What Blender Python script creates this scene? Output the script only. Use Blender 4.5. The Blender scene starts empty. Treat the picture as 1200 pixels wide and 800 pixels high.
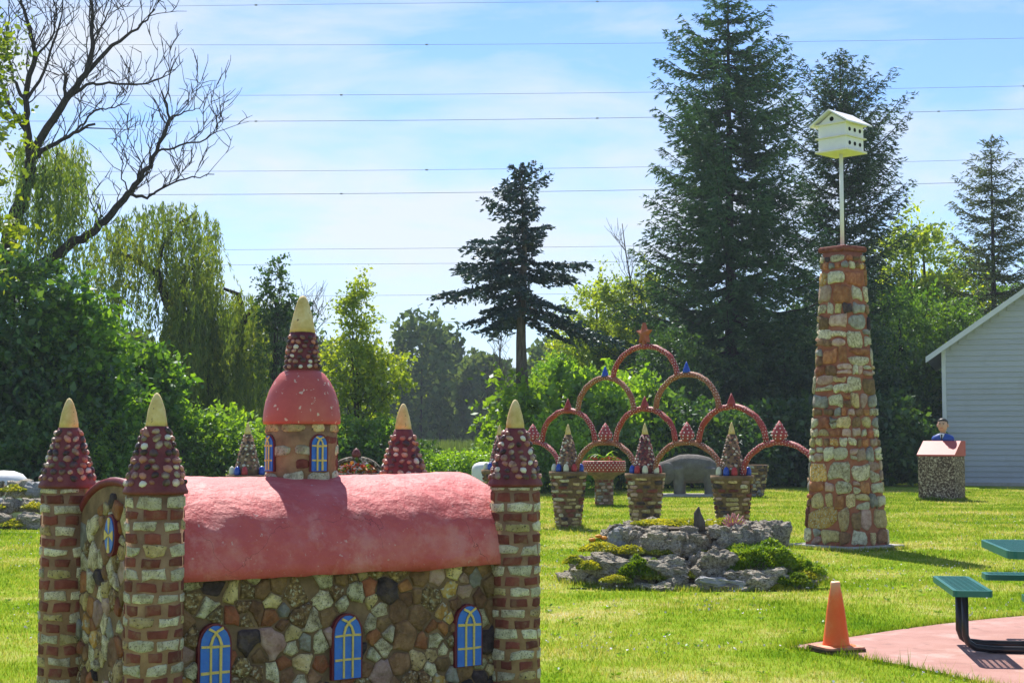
import bpy, bmesh, math, random
import numpy as np
from mathutils import Vector, Matrix, noise as mnoise
R = math.radians
rnd = random.Random(11)
SC = bpy.context.scene
COL = SC.collection

# ------------------------------------------------------------------ camera, sky, sun, exposure
EYE, FPX, HOR = 1.6, 1800.0, 515.0
PITCH = math.atan((HOR - 400) / FPX)
cam = bpy.data.cameras.new('camera'); cam.lens = 36 * FPX / 1200; cam.sensor_width = 36
cam.clip_end = 4000; cam.clip_start = 0.1
camo = bpy.data.objects.new('camera', cam); COL.objects.link(camo)
camo.location = (0, 0, EYE); camo.rotation_euler = (R(90) + PITCH, 0, 0)
SC.camera = camo
SUN_EL, SUN_AZ = 52.0, -13.0          # azimuth from +Y, negative to the left
w = bpy.data.worlds.new('World'); SC.world = w; w.use_nodes = True
nt = w.node_tree; nt.nodes.clear()
def N(nt, t, **k):
    n = nt.nodes.new(t)
    for a, b in k.items(): setattr(n, a, b)
    return n
sky = N(nt, 'ShaderNodeTexSky', sky_type='NISHITA', sun_disc=False)
sky.sun_elevation = R(SUN_EL); sky.sun_rotation = R(SUN_AZ); sky.air_density = 1.0; sky.dust_density = 0.0; sky.ozone_density = 8.0; sky.altitude = 1500
tc = N(nt, 'ShaderNodeTexCoord')
mp = N(nt, 'ShaderNodeMapping'); mp.inputs['Scale'].default_value = (3.0, 3.0, 11.0); mp.inputs['Rotation'].default_value = (0, R(4), 0); mp.inputs['Location'].default_value = (.25, .0, .05)
nz = N(nt, 'ShaderNodeTexNoise'); nz.inputs['Scale'].default_value = 1.5; nz.inputs['Detail'].default_value = 7; nz.inputs['Roughness'].default_value = .58; nz.inputs['Distortion'].default_value = .25
cr = N(nt, 'ShaderNodeValToRGB'); cr.color_ramp.elements[0].position = .48; cr.color_ramp.elements[1].position = .74
cr.color_ramp.elements[0].color = (0, 0, 0, 1); cr.color_ramp.elements[1].color = (.85, .85, .85, 1)
mx = N(nt, 'ShaderNodeMix', data_type='RGBA'); mx.inputs['B'].default_value = (4.7, 4.8, 4.9, 1)
bg = N(nt, 'ShaderNodeBackground'); bg.inputs['Strength'].default_value = .096
wo = N(nt, 'ShaderNodeOutputWorld')
L = nt.links.new
sz_ = N(nt, 'ShaderNodeSeparateXYZ'); L(tc.outputs['Generated'], sz_.inputs[0]); ve = N(nt, 'ShaderNodeMapRange'); L(sz_.outputs['Z'], ve.inputs[0])
ve.inputs['From Min'].default_value = .02; ve.inputs['From Max'].default_value = .3; ve.inputs['To Min'].default_value = .14; ve.inputs['To Max'].default_value = 0
va = N(nt, 'ShaderNodeMath', operation='ADD'); L(ve.outputs[0], va.inputs[1]); L(nz.outputs['Fac'], va.inputs[0])
L(tc.outputs['Generated'], mp.inputs['Vector']); L(mp.outputs[0], nz.inputs['Vector']); L(va.outputs[0], cr.inputs[0])
L(cr.outputs[0], mx.inputs['Factor']); L(sky.outputs[0], mx.inputs['A']); L(mx.outputs['Result'], bg.inputs['Color']); L(bg.outputs[0], wo.inputs[0])
sun = bpy.data.lights.new('sun', 'SUN'); sun.energy = 4.5; sun.angle = R(.53); sun.color = (1, .95, .87)
suno = bpy.data.objects.new('sun', sun); COL.objects.link(suno)
sd = Vector((math.sin(R(SUN_AZ)) * math.cos(R(SUN_EL)), math.cos(R(SUN_AZ)) * math.cos(R(SUN_EL)), math.sin(R(SUN_EL))))
suno.rotation_euler = sd.to_track_quat('Z', 'Y').to_euler(); suno.location = (0, 20, 60)
vs = SC.view_settings; vs.view_transform = 'Standard'; vs.look = 'None'; vs.exposure = 1.0; vs.gamma = 1
SC.render.engine = 'CYCLES'; SC.cycles.use_denoising = True
SC.cycles.max_bounces = 8; SC.cycles.transparent_max_bounces = 8; SC.cycles.diffuse_bounces = 4; SC.cycles.sample_clamp_indirect = 6

def P(px, py, d):                      # the point of a pixel's ray at depth d along Y
    a, b = (px - 600) / FPX, (400 - py) / FPX
    s, c = math.sin(PITCH), math.cos(PITCH)
    v = Vector((a, c - s * b, s + c * b)); v *= d / v.y
    return Vector((v.x, d, EYE + v.z))
def G(px, py):                         # the point of a pixel's ray on the ground
    p = P(px, py, 10.0); k = EYE / (EYE - p.z)
    return Vector((p.x * k, 10 * k, 0))
def AX(px, d): return (px - 600) / FPX * d
def ZZ(py, d): return P(600, py, d).z

# ------------------------------------------------------------------ materials
MATS = {}
def ramp(nt, cols, lo=.3, hi=.7):
    r = N(nt, 'ShaderNodeValToRGB'); e = r.color_ramp.elements
    while len(e) < len(cols): e.new(.5)
    for i, c in enumerate(cols):
        e[i].position = lo + (hi - lo) * i / max(1, len(cols) - 1); e[i].color = (*c, 1)
    return r
def rand01(nt):
    oi = N(nt, 'ShaderNodeObjectInfo'); ge = N(nt, 'ShaderNodeNewGeometry')
    a = N(nt, 'ShaderNodeMath', operation='ADD'); f = N(nt, 'ShaderNodeMath', operation='FRACT')
    nt.links.new(oi.outputs['Random'], a.inputs[0]); nt.links.new(ge.outputs['Random Per Island'], a.inputs[1]); nt.links.new(a.outputs[0], f.inputs[0])
    return f.outputs[0]
def mat(name, cols, scale=6., rough=.85, bump=.25, bscale=None, spec=.3, var=0., lo=.3, hi=.7, speck=None, sscale=None, sth=(.58, .68), bdist=.01, hue=0., metal=0., stretch=None, grime=None):
    m = bpy.data.materials.new(name); m.use_nodes = True; MATS[name] = m
    nt = m.node_tree; L = nt.links.new; b = nt.nodes['Principled BSDF']
    tc = N(nt, 'ShaderNodeTexCoord'); r = None
    vec = tc.outputs['Object']
    if stretch:
        mpn = N(nt, 'ShaderNodeMapping'); mpn.inputs['Scale'].default_value = stretch; L(vec, mpn.inputs[0]); vec = mpn.outputs[0]
    if var or hue:
        r = rand01(nt)
        sc = N(nt, 'ShaderNodeVectorMath', operation='ADD'); cmb = N(nt, 'ShaderNodeMath', operation='MULTIPLY'); cmb.inputs[1].default_value = 17.3
        L(r, cmb.inputs[0]); L(vec, sc.inputs[0]); L(cmb.outputs[0], sc.inputs[1]); vec = sc.outputs[0]
    n = N(nt, 'ShaderNodeTexNoise'); n.inputs['Scale'].default_value = scale; n.inputs['Detail'].default_value = 8; n.inputs['Roughness'].default_value = .65
    L(vec, n.inputs['Vector'])
    rp = ramp(nt, cols, lo, hi); L(n.outputs['Fac'], rp.inputs[0]); col = rp.outputs[0]
    if speck:
        n2 = N(nt, 'ShaderNodeTexNoise'); n2.inputs['Scale'].default_value = sscale or scale * 5; n2.inputs['Detail'].default_value = 4; L(vec, n2.inputs['Vector'])
        r2 = ramp(nt, [(0, 0, 0), (1, 1, 1)], *sth); L(n2.outputs['Fac'], r2.inputs[0])
        mxx = N(nt, 'ShaderNodeMix', data_type='RGBA'); mxx.inputs['B'].default_value = (*speck, 1); L(r2.outputs[0], mxx.inputs['Factor']); L(col, mxx.inputs['A']); col = mxx.outputs['Result']
    if var or hue:
        h = N(nt, 'ShaderNodeHueSaturation'); mr = N(nt, 'ShaderNodeMapRange'); mr.inputs['To Min'].default_value = 1 - var; mr.inputs['To Max'].default_value = 1 + var
        L(r, mr.inputs[0]); L(mr.outputs[0], h.inputs['Value']); L(col, h.inputs['Color'])
        if hue:
            m2 = N(nt, 'ShaderNodeMath', operation='MULTIPLY'); m2.inputs[1].default_value = 7.77; f2 = N(nt, 'ShaderNodeMath', operation='FRACT'); mr2 = N(nt, 'ShaderNodeMapRange')
            mr2.inputs['To Min'].default_value = .5 - hue; mr2.inputs['To Max'].default_value = .5 + hue
            L(r, m2.inputs[0]); L(m2.outputs[0], f2.inputs[0]); L(f2.outputs[0], mr2.inputs[0]); L(mr2.outputs[0], h.inputs['Hue'])
        col = h.outputs[0]
    if grime:
        n4 = N(nt, 'ShaderNodeTexNoise'); n4.inputs['Scale'].default_value = grime[1]; n4.inputs['Detail'].default_value = 7; n4.inputs['Roughness'].default_value = .7; L(tc.outputs['Object'], n4.inputs['Vector'])
        r4 = ramp(nt, [(0, 0, 0), (grime[2],) * 3], .52, .64); L(n4.outputs['Fac'], r4.inputs[0]); m4 = N(nt, 'ShaderNodeMix', data_type='RGBA'); m4.inputs['B'].default_value = (*grime[0], 1)
        L(r4.outputs[0], m4.inputs['Factor']); L(col, m4.inputs['A']); col = m4.outputs['Result']
    L(col, b.inputs['Base Color'])
    b.inputs['Roughness'].default_value = rough; b.inputs['Specular IOR Level'].default_value = spec; b.inputs['Metallic'].default_value = metal
    if bump:
        n3 = N(nt, 'ShaderNodeTexNoise'); n3.inputs['Scale'].default_value = bscale or scale * 4; n3.inputs['Detail'].default_value = 6; n3.inputs['Roughness'].default_value = .65; L(vec, n3.inputs['Vector'])
        bp = N(nt, 'ShaderNodeBump'); bp.inputs['Strength'].default_value = bump; bp.inputs['Distance'].default_value = bdist
        L(n3.outputs['Fac'], bp.inputs['Height']); L(bp.outputs[0], b.inputs['Normal'])
    return m
def leafmat(name, cols, trans=.45, tcol=None, nscale=.5, gloss=.04, var=.25):
    m = bpy.data.materials.new(name); m.use_nodes = True; MATS[name] = m
    nt = m.node_tree; L = nt.links.new; nt.nodes.clear()
    tc = N(nt, 'ShaderNodeTexCoord'); n = N(nt, 'ShaderNodeTexNoise'); n.inputs['Scale'].default_value = nscale; n.inputs['Detail'].default_value = 3
    L(tc.outputs['Object'], n.inputs['Vector'])
    ge = N(nt, 'ShaderNodeNewGeometry')
    ad = N(nt, 'ShaderNodeMath', operation='MULTIPLY_ADD'); ad.inputs[1].default_value = .35; L(ge.outputs['Random Per Island'], ad.inputs[0])
    sb = N(nt, 'ShaderNodeMath', operation='SUBTRACT'); sb.inputs[1].default_value = .175; L(n.outputs['Fac'], sb.inputs[0]); L(sb.outputs[0], ad.inputs[2])
    rp = ramp(nt, cols, .28, .74); L(ad.outputs[0], rp.inputs[0])
    h = N(nt, 'ShaderNodeHueSaturation'); mr = N(nt, 'ShaderNodeMapRange'); mr.inputs['To Min'].default_value = 1 - var; mr.inputs['To Max'].default_value = 1 + var
    oi = N(nt, 'ShaderNodeObjectInfo'); L(oi.outputs['Random'], mr.inputs[0]); L(rp.outputs[0], h.inputs['Color']); L(mr.outputs[0], h.inputs['Value'])
    d = N(nt, 'ShaderNodeBsdfDiffuse'); t = N(nt, 'ShaderNodeBsdfTranslucent'); g = N(nt, 'ShaderNodeBsdfGlossy'); g.inputs['Roughness'].default_value = .45
    g.inputs['Color'].default_value = (.9, .95, 1, 1)
    m1 = N(nt, 'ShaderNodeMixShader'); m2 = N(nt, 'ShaderNodeMixShader'); m1.inputs[0].default_value = trans; m2.inputs[0].default_value = gloss
    tt = N(nt, 'ShaderNodeMix', data_type='RGBA', blend_type='MULTIPLY'); tt.inputs['Factor'].default_value = 1; tt.inputs['B'].default_value = (*(tcol or (1.7, 1.5, .55)), 1)
    L(h.outputs[0], d.inputs['Color']); L(h.outputs[0], tt.inputs['A']); L(tt.outputs['Result'], t.inputs['Color'])
    L(d.outputs[0], m1.inputs[1]); L(t.outputs[0], m1.inputs[2]); L(m1.outputs[0], m2.inputs[1]); L(g.outputs[0], m2.inputs[2])
    o = N(nt, 'ShaderNodeOutputMaterial'); L(m2.outputs[0], o.inputs[0]); return m

mat('mortar_brown', [(0.176, 0.101, 0.054), (0.297, 0.176, 0.0945), (0.405, 0.257, 0.135)], 9, .95, .5, 60)
mat('mortar_dark', [(0.096, 0.064, 0.0384), (0.192, 0.122, 0.0704), (0.294, 0.192, 0.109)], 8, .95, .6, 50)
mat('mortar_red', [(0.224, 0.072, 0.044), (0.315, 0.112, 0.068), (0.359, 0.158, 0.104)], 6, .95, .5, 40)
WH = dict(rough=.8, bump=1.0, bscale=48, var=.25, hue=.014, bdist=.025, grime=((.19, .125, .07), 13, .5))
mat('stone_white', [(0.142, 0.114, 0.0605), (0.475, 0.411, 0.252), (0.736, 0.651, 0.454), (0.827, 0.796, 0.605)], 26, speck=(.06, .05, .03), sscale=150, sth=(.55, .7), **WH)
mat('block_white', [(0.35, 0.303, 0.198), (0.7, 0.64, 0.455), (0.827, 0.774, 0.594)], 22, speck=(.16, .13, .08), sscale=130, sth=(.55, .7), **WH)
mat('stone_cream', [(0.366, 0.258, 0.104), (0.609, 0.469, 0.228), (0.756, 0.633, 0.373)], 18, speck=(.05, .04, .03), sscale=80, sth=(.58, .68), **WH)
mat('stone_brown', [(0.117, 0.0625, 0.0337), (0.254, 0.14, 0.0688), (0.391, 0.232, 0.131)], 14, speck=(.3, .22, .14), sscale=60, sth=(.66, .78), **WH)
mat('stone_dark', [(0.027, 0.0195, 0.024), (0.0675, 0.045, 0.051), (0.12, 0.09, 0.09)], 14, **WH)
mat('stone_rust', [(0.209, 0.0735, 0.0315), (0.386, 0.147, 0.063), (0.547, 0.265, 0.126)], 12, **WH)
mat('stone_ochre', [(0.3, 0.144, 0.036), (0.6, 0.348, 0.084), (0.72, 0.552, 0.264)], 16, speck=(.62, .57, .45), sscale=40, sth=(.55, .62), **WH)
mat('stone_pink', [(0.338, 0.195, 0.156), (0.494, 0.325, 0.26), (0.598, 0.442, 0.377)], 14, **WH)
mat('stone_grey', [(0.162, 0.155, 0.142), (0.297, 0.284, 0.257), (0.486, 0.466, 0.419)], 12, **WH)
mat('stone_crystal', [(0.0517, 0.0315, 0.0162), (0.207, 0.126, 0.054), (0.586, 0.41, 0.189)], 45, speck=(.5, .45, .33), sscale=60, sth=(.56, .63), **WH)
mat('brick_red', [(0.105, 0.027, 0.021), (0.173, 0.045, 0.033), (0.225, 0.075, 0.0525)], 14, .85, .4, 60, var=.3, grime=((.24, .15, .09), 16, .6))
mat('roof_pink', [(.5, .085, .085), (.56, .105, .105), (.64, .2, .185)], 3.5, .6, 1.0, 16, spec=.28, speck=(.62, .36, .34), sscale=45, sth=(.66, .74), bdist=.018, grime=((.66, .27, .25), 5, .6))
mat('dome_red', [(.42, .07, .06), (.48, .09, .075), (.53, .13, .1)], 6, .5, .35, 12, spec=.4, speck=(.62, .45, .36), sscale=34, sth=(.63, .66))
mat('cone_maroon', [(0.105, 0.0168, 0.0211), (0.158, 0.0295, 0.0316), (0.211, 0.0527, 0.0473)], 14, .6, .5, 40, spec=.4)
mat('finial_yellow', [(.5, .36, .1), (.66, .5, .2), (.74, .62, .34)], 14, .6, .4, 30, speck=(.12, .07, .03), sscale=36, sth=(.68, .74))
mat('pebble', [(.06, .02, .02), (.26, .15, .11), (.52, .45, .36)], 18, .6, .3, 60, var=.75, hue=.02, spec=.45)
mat('pebble_white', [(.5, .45, .38), (.7, .66, .58)], 22, .5, .3, 60, var=.15, spec=.5)
mat('pebble_rose', [(.3, .1, .07), (.45, .22, .16)], 20, .5, .3, 60, var=.35, spec=.45)
mat('pebble_dark', [(.03, .02, .025), (.1, .05, .05)], 20, .5, .3, 60, var=.5, spec=.45)
mat('glass_blue', [(0.012, 0.112, 0.525), (0.02, 0.175, 0.688)], 12, .35, .3, 30, spec=.5, grime=((.05, .2, .5), 30, .7))
mat('paint_yellow', [(.62, .45, .1), (.72, .56, .2)], 20, .5, .2, grime=((.42, .3, .12), 60, .7))
mat('paint_maroon', [(.12, .012, .02), (.18, .03, .04)], 14, .55, .3, 30)
mat('arch_red', [(.22, .022, .022), (.3, .04, .036), (.36, .08, .06)], 7, .55, .4, 30)
mat('arch_tan', [(.2, .06, .035), (.28, .1, .055), (.32, .15, .08)], 7, .7, .5, 30)
mat('arch_pink', [(.3, .04, .045), (.38, .08, .08)], 7, .6, .3, 30)
mat('dot_white', [(.68, .62, .55), (.78, .74, .68)], 30, .5, 0)
mat('ball_blue', [(.01, .05, .36), (.02, .08, .45)], 8, .25, 0, spec=.5)
mat('ball_white', [(.6, .58, .42), (.72, .7, .55)], 8, .4, 0)
mat('ball_red', [(.4, .03, .04), (.45, .06, .06)], 8, .4, 0)
mat('star_rust', [(.3, .08, .04), (.4, .13, .07)], 8, .7, .3)
mat('concrete', [(.3, .28, .25), (.42, .4, .36)], 5, .9, .4, 40)
mat('paint_white', [(0.725, 0.73, 0.753), (0.8, 0.8, 0.8)], 5, .5, .05, var=.03)
mat('paint_cream', [(0.682, 0.644, 0.513), (0.77, 0.747, 0.648)], 5, .6, .05)
mat('hole_black', [(.01, .01, .01), (.015, .015, .015)], 5, .9, 0)
mat('pad_pink', [(0.328, 0.164, 0.135), (0.377, 0.197, 0.164), (0.41, 0.23, 0.197)], 3, .85, .3, 60, speck=(.22, .12, .1), sscale=7, sth=(.6, .8), grime=((.5, .36, .32), 1.6, .6))
mat('bench_green', [(.003, .12, .095), (.006, .15, .12)], 6, .3, 0, spec=.6)
mat('tube_black', [(.012, .01, .012), (.02, .016, .018)], 6, .3, 0, spec=.5)
mat('cone_orange', [(0.833, 0.115, 0.0115), (0.85, 0.154, 0.024), (0.85, 0.257, 0.0768)], 5, .55, .1, spec=.4)
mat('cone_dirty', [(.3, .1, .05), (.45, .2, .13), (.5, .3, .22)], 9, .7, .2)
mat('cone_pale', [(.62, .3, .16), (.68, .42, .26)], 12, .6, .1)
mat('rubber_dark', [(.03, .018, .012), (.09, .045, .03)], 8, .8, .2)
mat('siding', [(0.386, 0.408, 0.444), (0.437, 0.459, 0.496)], 4, .6, .1, 30, var=.05, grime=((.36, .37, .38), .8, .5), stretch=(1, 1, 12))
mat('trim_white', [(0.57, 0.589, 0.607), (0.644, 0.662, 0.681)], 4, .6, .05)
mat('roof_metal', [(.5, .48, .45), (.6, .58, .55)], 4, .45, .05)
mat('elephant_grey', [(.1, .088, .075), (.15, .135, .12), (.2, .185, .165)], 5, .95, .9, 30, bdist=.03)
mat('pebble_coat', [(.05, .03, .022), (.12, .075, .055), (.3, .23, .17), (.6, .52, .42)], 21, .8, 1, 20, lo=.4, hi=.64, bdist=.03)
mat('lid_red', [(.45, .075, .065), (.5, .1, .09)], 4, .5, .1)
mat('skin_paint', [(.55, .3, .2), (.62, .38, .28)], 10, .5, .1)
mat('hair_dark', [(.02, .018, .018), (.05, .045, .04)], 14, .5, .3)
mat('suit_blue', [(.02, .06, .3), (.03, .09, .38)], 8, .5, .1)
mat('rock_grey', [(0.09, 0.072, 0.0473), (0.36, 0.307, 0.232), (0.62, 0.547, 0.43), (0.75, 0.672, 0.542)], 7, .95, 1.0, 16, lo=.33, hi=.62, speck=(.03, .03, .025), sscale=22, sth=(.58, .66), var=.2, bdist=.06)
mat('rock_pale', [(.2, .2, .2), (.36, .36, .36), (.48, .48, .47)], 5, .9, .8, 16, var=.1, bdist=.03)
mat('white_cement', [(.6, .61, .62), (.7, .71, .72)], 4, .6, .1)
mat('soil', [(.04, .03, .02), (.1, .075, .045)], 8, .98, .6, 20)
mat('bark_dark', [(.012, .01, .008), (.03, .024, .02), (.06, .05, .04)], 5, .95, .8, 12, stretch=(3, 3, .6), bdist=.05)
mat('bark_grey', [(.06, .048, .038), (.12, .1, .08), (.18, .155, .13)], 5, .95, .8, 12, stretch=(3, 3, .6), bdist=.05)
mat('wire', [(0.211, 0.224, 0.238), (0.264, 0.278, 0.29)], 4, .95, 0, spec=.05)
mat('hill_forest', [(.03, .05, .025), (.05, .08, .035)], .02, .95, 0)
mat('flower_red', [(.5, .04, .02), (.62, .12, .03)], 8, .6, 0)
mat('flower_orange', [(.7, .22, .01), (.75, .35, .03)], 8, .6, 0, var=.2)
mat('flower_white', [(.65, .6, .6), (.75, .7, .7)], 8, .6, 0)
mat('wood_grey', [(.05, .04, .03), (.14, .12, .1)], 14, .95, .7, 30, stretch=(1, 1, .2))
mat('coral_pink', [(.5, .18, .17), (.6, .28, .26)], 14, .7, .2)
leafmat('leaf_mid', [(0.0429, 0.122, 0.0114), (0.1, 0.229, 0.0172), (0.186, 0.343, 0.0286)], .55)
leafmat('leaf_bright', [(0.084, 0.18, 0.012), (0.156, 0.3, 0.0168), (0.24, 0.384, 0.03)], .58)
leafmat('leaf_yellow', [(0.0935, 0.154, 0.011), (0.176, 0.264, 0.0154), (0.308, 0.374, 0.0242)], .58)
leafmat('leaf_dark', [(0.0186, 0.0596, 0.0132), (0.0397, 0.106, 0.0186), (0.0864, 0.172, 0.0265)], .45)
leafmat('leaf_willow', [(.06, .12, .015), (.12, .2, .022), (.22, .28, .03)], .55)
leafmat('leaf_willow_dark', [(.03, .055, .02), (.05, .08, .026), (.075, .1, .03)], .45)
leafmat('needle_dark', [(0.0175, 0.0544, 0.0158), (0.0351, 0.0931, 0.0243), (0.0675, 0.147, 0.0365)], .25, (1.4, 1.3, .6), nscale=.8, gloss=.03)
leafmat('needle_olive', [(0.035, 0.063, 0.0196), (0.063, 0.101, 0.028), (0.105, 0.14, 0.0392)], .3, (1.5, 1.35, .6), nscale=.6, gloss=.03)
leafmat('needle_blue', [(.012, .036, .032), (.026, .065, .056), (.06, .115, .095)], .12, (1.1, 1.2, .8), nscale=.9, gloss=.06)
leafmat('leaf_far', [(0.063, 0.126, 0.0476), (0.105, 0.178, 0.0666), (0.168, 0.252, 0.0952)], .35, nscale=.08, gloss=.0)  # paler, bluer leaf green: part of the distance haze is put into this colour
leafmat('sedum', [(0.12, 0.17, 0.012), (0.285, 0.306, 0.025), (0.435, 0.425, 0.04)], .4, nscale=4)
leafmat('juniper', [(0.0805, 0.17, 0.012), (0.149, 0.255, 0.018), (0.253, 0.34, 0.03)], .45, nscale=5)
leafmat('reed', [(0.09, 0.15, 0.028), (0.15, 0.22, 0.049), (0.225, 0.29, 0.084)], .5, (1.2, 1.15, .7))

def grassmat(name, blade):
    m = bpy.data.materials.new(name); m.use_nodes = True; MATS[name] = m
    nt = m.node_tree; L = nt.links.new; nt.nodes.clear()
    tc = N(nt, 'ShaderNodeTexCoord')
    n = N(nt, 'ShaderNodeTexNoise'); n.inputs['Scale'].default_value = .55; n.inputs['Detail'].default_value = 6; n.inputs['Roughness'].default_value = .62; L(tc.outputs['Object'], n.inputs['Vector'])
    n2 = N(nt, 'ShaderNodeTexNoise'); n2.inputs['Scale'].default_value = 5; n2.inputs['Detail'].default_value = 4; L(tc.outputs['Object'], n2.inputs['Vector'])
    a = N(nt, 'ShaderNodeMath', operation='MULTIPLY_ADD'); a.inputs[1].default_value = .32; L(n2.outputs['Fac'], a.inputs[0])
    s = N(nt, 'ShaderNodeMath', operation='SUBTRACT'); s.inputs[1].default_value = .16; L(n.outputs['Fac'], s.inputs[0]); L(s.outputs[0], a.inputs[2])
    fac = a.outputs[0]
    if blade:
        ge = N(nt, 'ShaderNodeNewGeometry'); a2 = N(nt, 'ShaderNodeMath', operation='MULTIPLY_ADD'); a2.inputs[1].default_value = .3; L(ge.outputs['Random Per Island'], a2.inputs[0])
        s2 = N(nt, 'ShaderNodeMath', operation='SUBTRACT'); s2.inputs[1].default_value = .15; L(fac, s2.inputs[0]); L(s2.outputs[0], a2.inputs[2]); fac = a2.outputs[0]
    rp = ramp(nt, [(.08, .17, .01), (.16, .26, .018), (.235, .315, .036), (.36, .37, .11), (.48, .43, .24)], .3, .73); L(fac, rp.inputs[0])
    d = N(nt, 'ShaderNodeBsdfDiffuse'); t = N(nt, 'ShaderNodeBsdfTranslucent'); mxs = N(nt, 'ShaderNodeMixShader'); mxs.inputs[0].default_value = .45 if blade else 0
    tt = N(nt, 'ShaderNodeMix', data_type='RGBA', blend_type='MULTIPLY'); tt.inputs['Factor'].default_value = 1; tt.inputs['B'].default_value = (1.5, 1.35, .6, 1)
    L(rp.outputs[0], d.inputs['Color']); L(rp.outputs[0], tt.inputs['A']); L(tt.outputs['Result'], t.inputs['Color']); L(d.outputs[0], mxs.inputs[1]); L(t.outputs[0], mxs.inputs[2])
    o = N(nt, 'ShaderNodeOutputMaterial'); L(mxs.outputs[0], o.inputs[0])
    if not blade:
        bn = N(nt, 'ShaderNodeTexNoise'); bn.inputs['Scale'].default_value = 40; bn.inputs['Detail'].default_value = 5; L(tc.outputs['Object'], bn.inputs['Vector'])
        bp = N(nt, 'ShaderNodeBump'); bp.inputs['Strength'].default_value = .8; bp.inputs['Distance'].default_value = .04; L(bn.outputs['Fac'], bp.inputs['Height']); L(bp.outputs[0], d.inputs['Normal'])
grassmat('lawn', False); grassmat('blade', True)

# ------------------------------------------------------------------ mesh helpers
def tag(o, label=None, cat=None, group=None, kind=None):
    if label: o['label'] = label
    if cat: o['category'] = cat
    if group: o['group'] = group
    if kind: o['kind'] = kind
    return o
def mk(name, V, F, m, parent=None, smooth=False, loc=None, midx=None, rotz=None):
    me = bpy.data.meshes.new(name); me.from_pydata([tuple(v) for v in V], [], F)
    for x in (m if isinstance(m, (list, tuple)) else [m]): me.materials.append(MATS[x])
    if midx: me.polygons.foreach_set('material_index', midx)
    if smooth: me.polygons.foreach_set('use_smooth', [True] * len(F))
    o = bpy.data.objects.new(name, me); COL.objects.link(o)
    if parent: o.parent = parent
    if loc is not None: o.location = loc
    if rotz is not None: o.rotation_euler = (0, 0, rotz)
    return o
def empty(name, loc=(0, 0, 0), rz=0):
    o = bpy.data.objects.new(name, None); COL.objects.link(o); o.location = loc; o.rotation_euler = (0, 0, rz); o.empty_display_size = .2
    return o
def copy_tree(o, parent=None):
    c = o.copy(); COL.objects.link(c); c.parent = parent
    for ch in list(o.children): copy_tree(ch, c)
    return c
def join(parts):
    V, F = [], []
    for v, f in parts:
        b = len(V); V += list(v); F += [tuple(i + b for i in q) for q in f]
    return V, F
def lathe(prof, n=24, cap=True, wob=0, seed=0):
    V, F = [], []; rr = random.Random(seed)
    for r, z in prof:
        for i in range(n):
            a = 2 * math.pi * i / n; q = r * (1 + rr.uniform(-wob, wob)); V.append((q * math.cos(a), q * math.sin(a), z))
    for k in range(len(prof) - 1):
        for i in range(n):
            j = (i + 1) % n; F.append((k * n + i, k * n + j, (k + 1) * n + j, (k + 1) * n + i))
    if cap: F += [tuple(range(n - 1, -1, -1)), tuple((len(prof) - 1) * n + i for i in range(n))]
    return V, F
def tube(pts, rad, n=6, cap=True):
    pts = [Vector(p) for p in pts]; V, F = [], []
    if not isinstance(rad, (list, tuple)): rad = [rad] * len(pts)
    up = Vector((.31, .17, .93)).normalized(); side = None
    for i, p in enumerate(pts):
        t = (pts[min(i + 1, len(pts) - 1)] - pts[max(i - 1, 0)]).normalized()
        side = (side - t * side.dot(t)).normalized() if side is not None and (side - t * side.dot(t)).length > 1e-4 else t.cross(up if abs(t.dot(up)) < .95 else Vector((1, 0, 0))).normalized()
        b = t.cross(side)
        for k in range(n):
            a = 2 * math.pi * k / n; V.append(p + (side * math.cos(a) + b * math.sin(a)) * rad[i])
    for i in range(len(pts) - 1):
        for k in range(n):
            j = (k + 1) % n; F.append((i * n + k, i * n + j, (i + 1) * n + j, (i + 1) * n + k))
    if cap: F += [tuple(range(n - 1, -1, -1)), tuple((len(pts) - 1) * n + k for k in range(n))]
    return V, F
def box(c, s, bev=0, rotz=0, seg=2):
    bm = bmesh.new(); bmesh.ops.create_cube(bm, size=1)
    for v in bm.verts: v.co = Vector((v.co.x * s[0], v.co.y * s[1], v.co.z * s[2]))
    if bev: bmesh.ops.bevel(bm, geom=bm.edges[:], offset=bev, segments=seg, affect='EDGES', profile=.5)
    M = Matrix.Translation(c) @ Matrix.Rotation(rotz, 4, 'Z'); bm.transform(M)
    bm.verts.index_update(); out = [v.co.copy() for v in bm.verts], [tuple(v.index for v in f.verts) for f in bm.faces]; bm.free(); return out
def prism(poly, z0, z1):
    n = len(poly); V = [(*p, z0) for p in poly] + [(*p, z1) for p in poly]
    return V, [tuple(range(n - 1, -1, -1)), tuple(range(n, 2 * n))] + [(i, (i + 1) % n, n + (i + 1) % n, n + i) for i in range(n)]
def blob(seed, sub=3, amp=.35, scale=1.4, sq=(1, 1, 1), flat=None):
    bm = bmesh.new(); bmesh.ops.create_icosphere(bm, subdivisions=sub, radius=1); off = Vector((seed * 7.3, seed * 3.1, seed * 1.7))
    for v in bm.verts:
        d = v.co.normalized(); k = 1 + amp * mnoise.noise(d * scale + off) + amp * .5 * mnoise.noise(d * scale * 2.7 + off) + amp * .3 * mnoise.noise(d * scale * 6 + off)
        # squarish: push towards a box
        mxc = max(abs(d.x), abs(d.y), abs(d.z)); d2 = d.lerp(d / mxc * .85, .55)
        v.co = Vector((d2.x * sq[0], d2.y * sq[1], d2.z * sq[2])) * k
    bm.verts.index_update(); out = [v.co.copy() for v in bm.verts], [tuple(v.index for v in f.verts) for f in bm.faces]; bm.free(); return out
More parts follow.
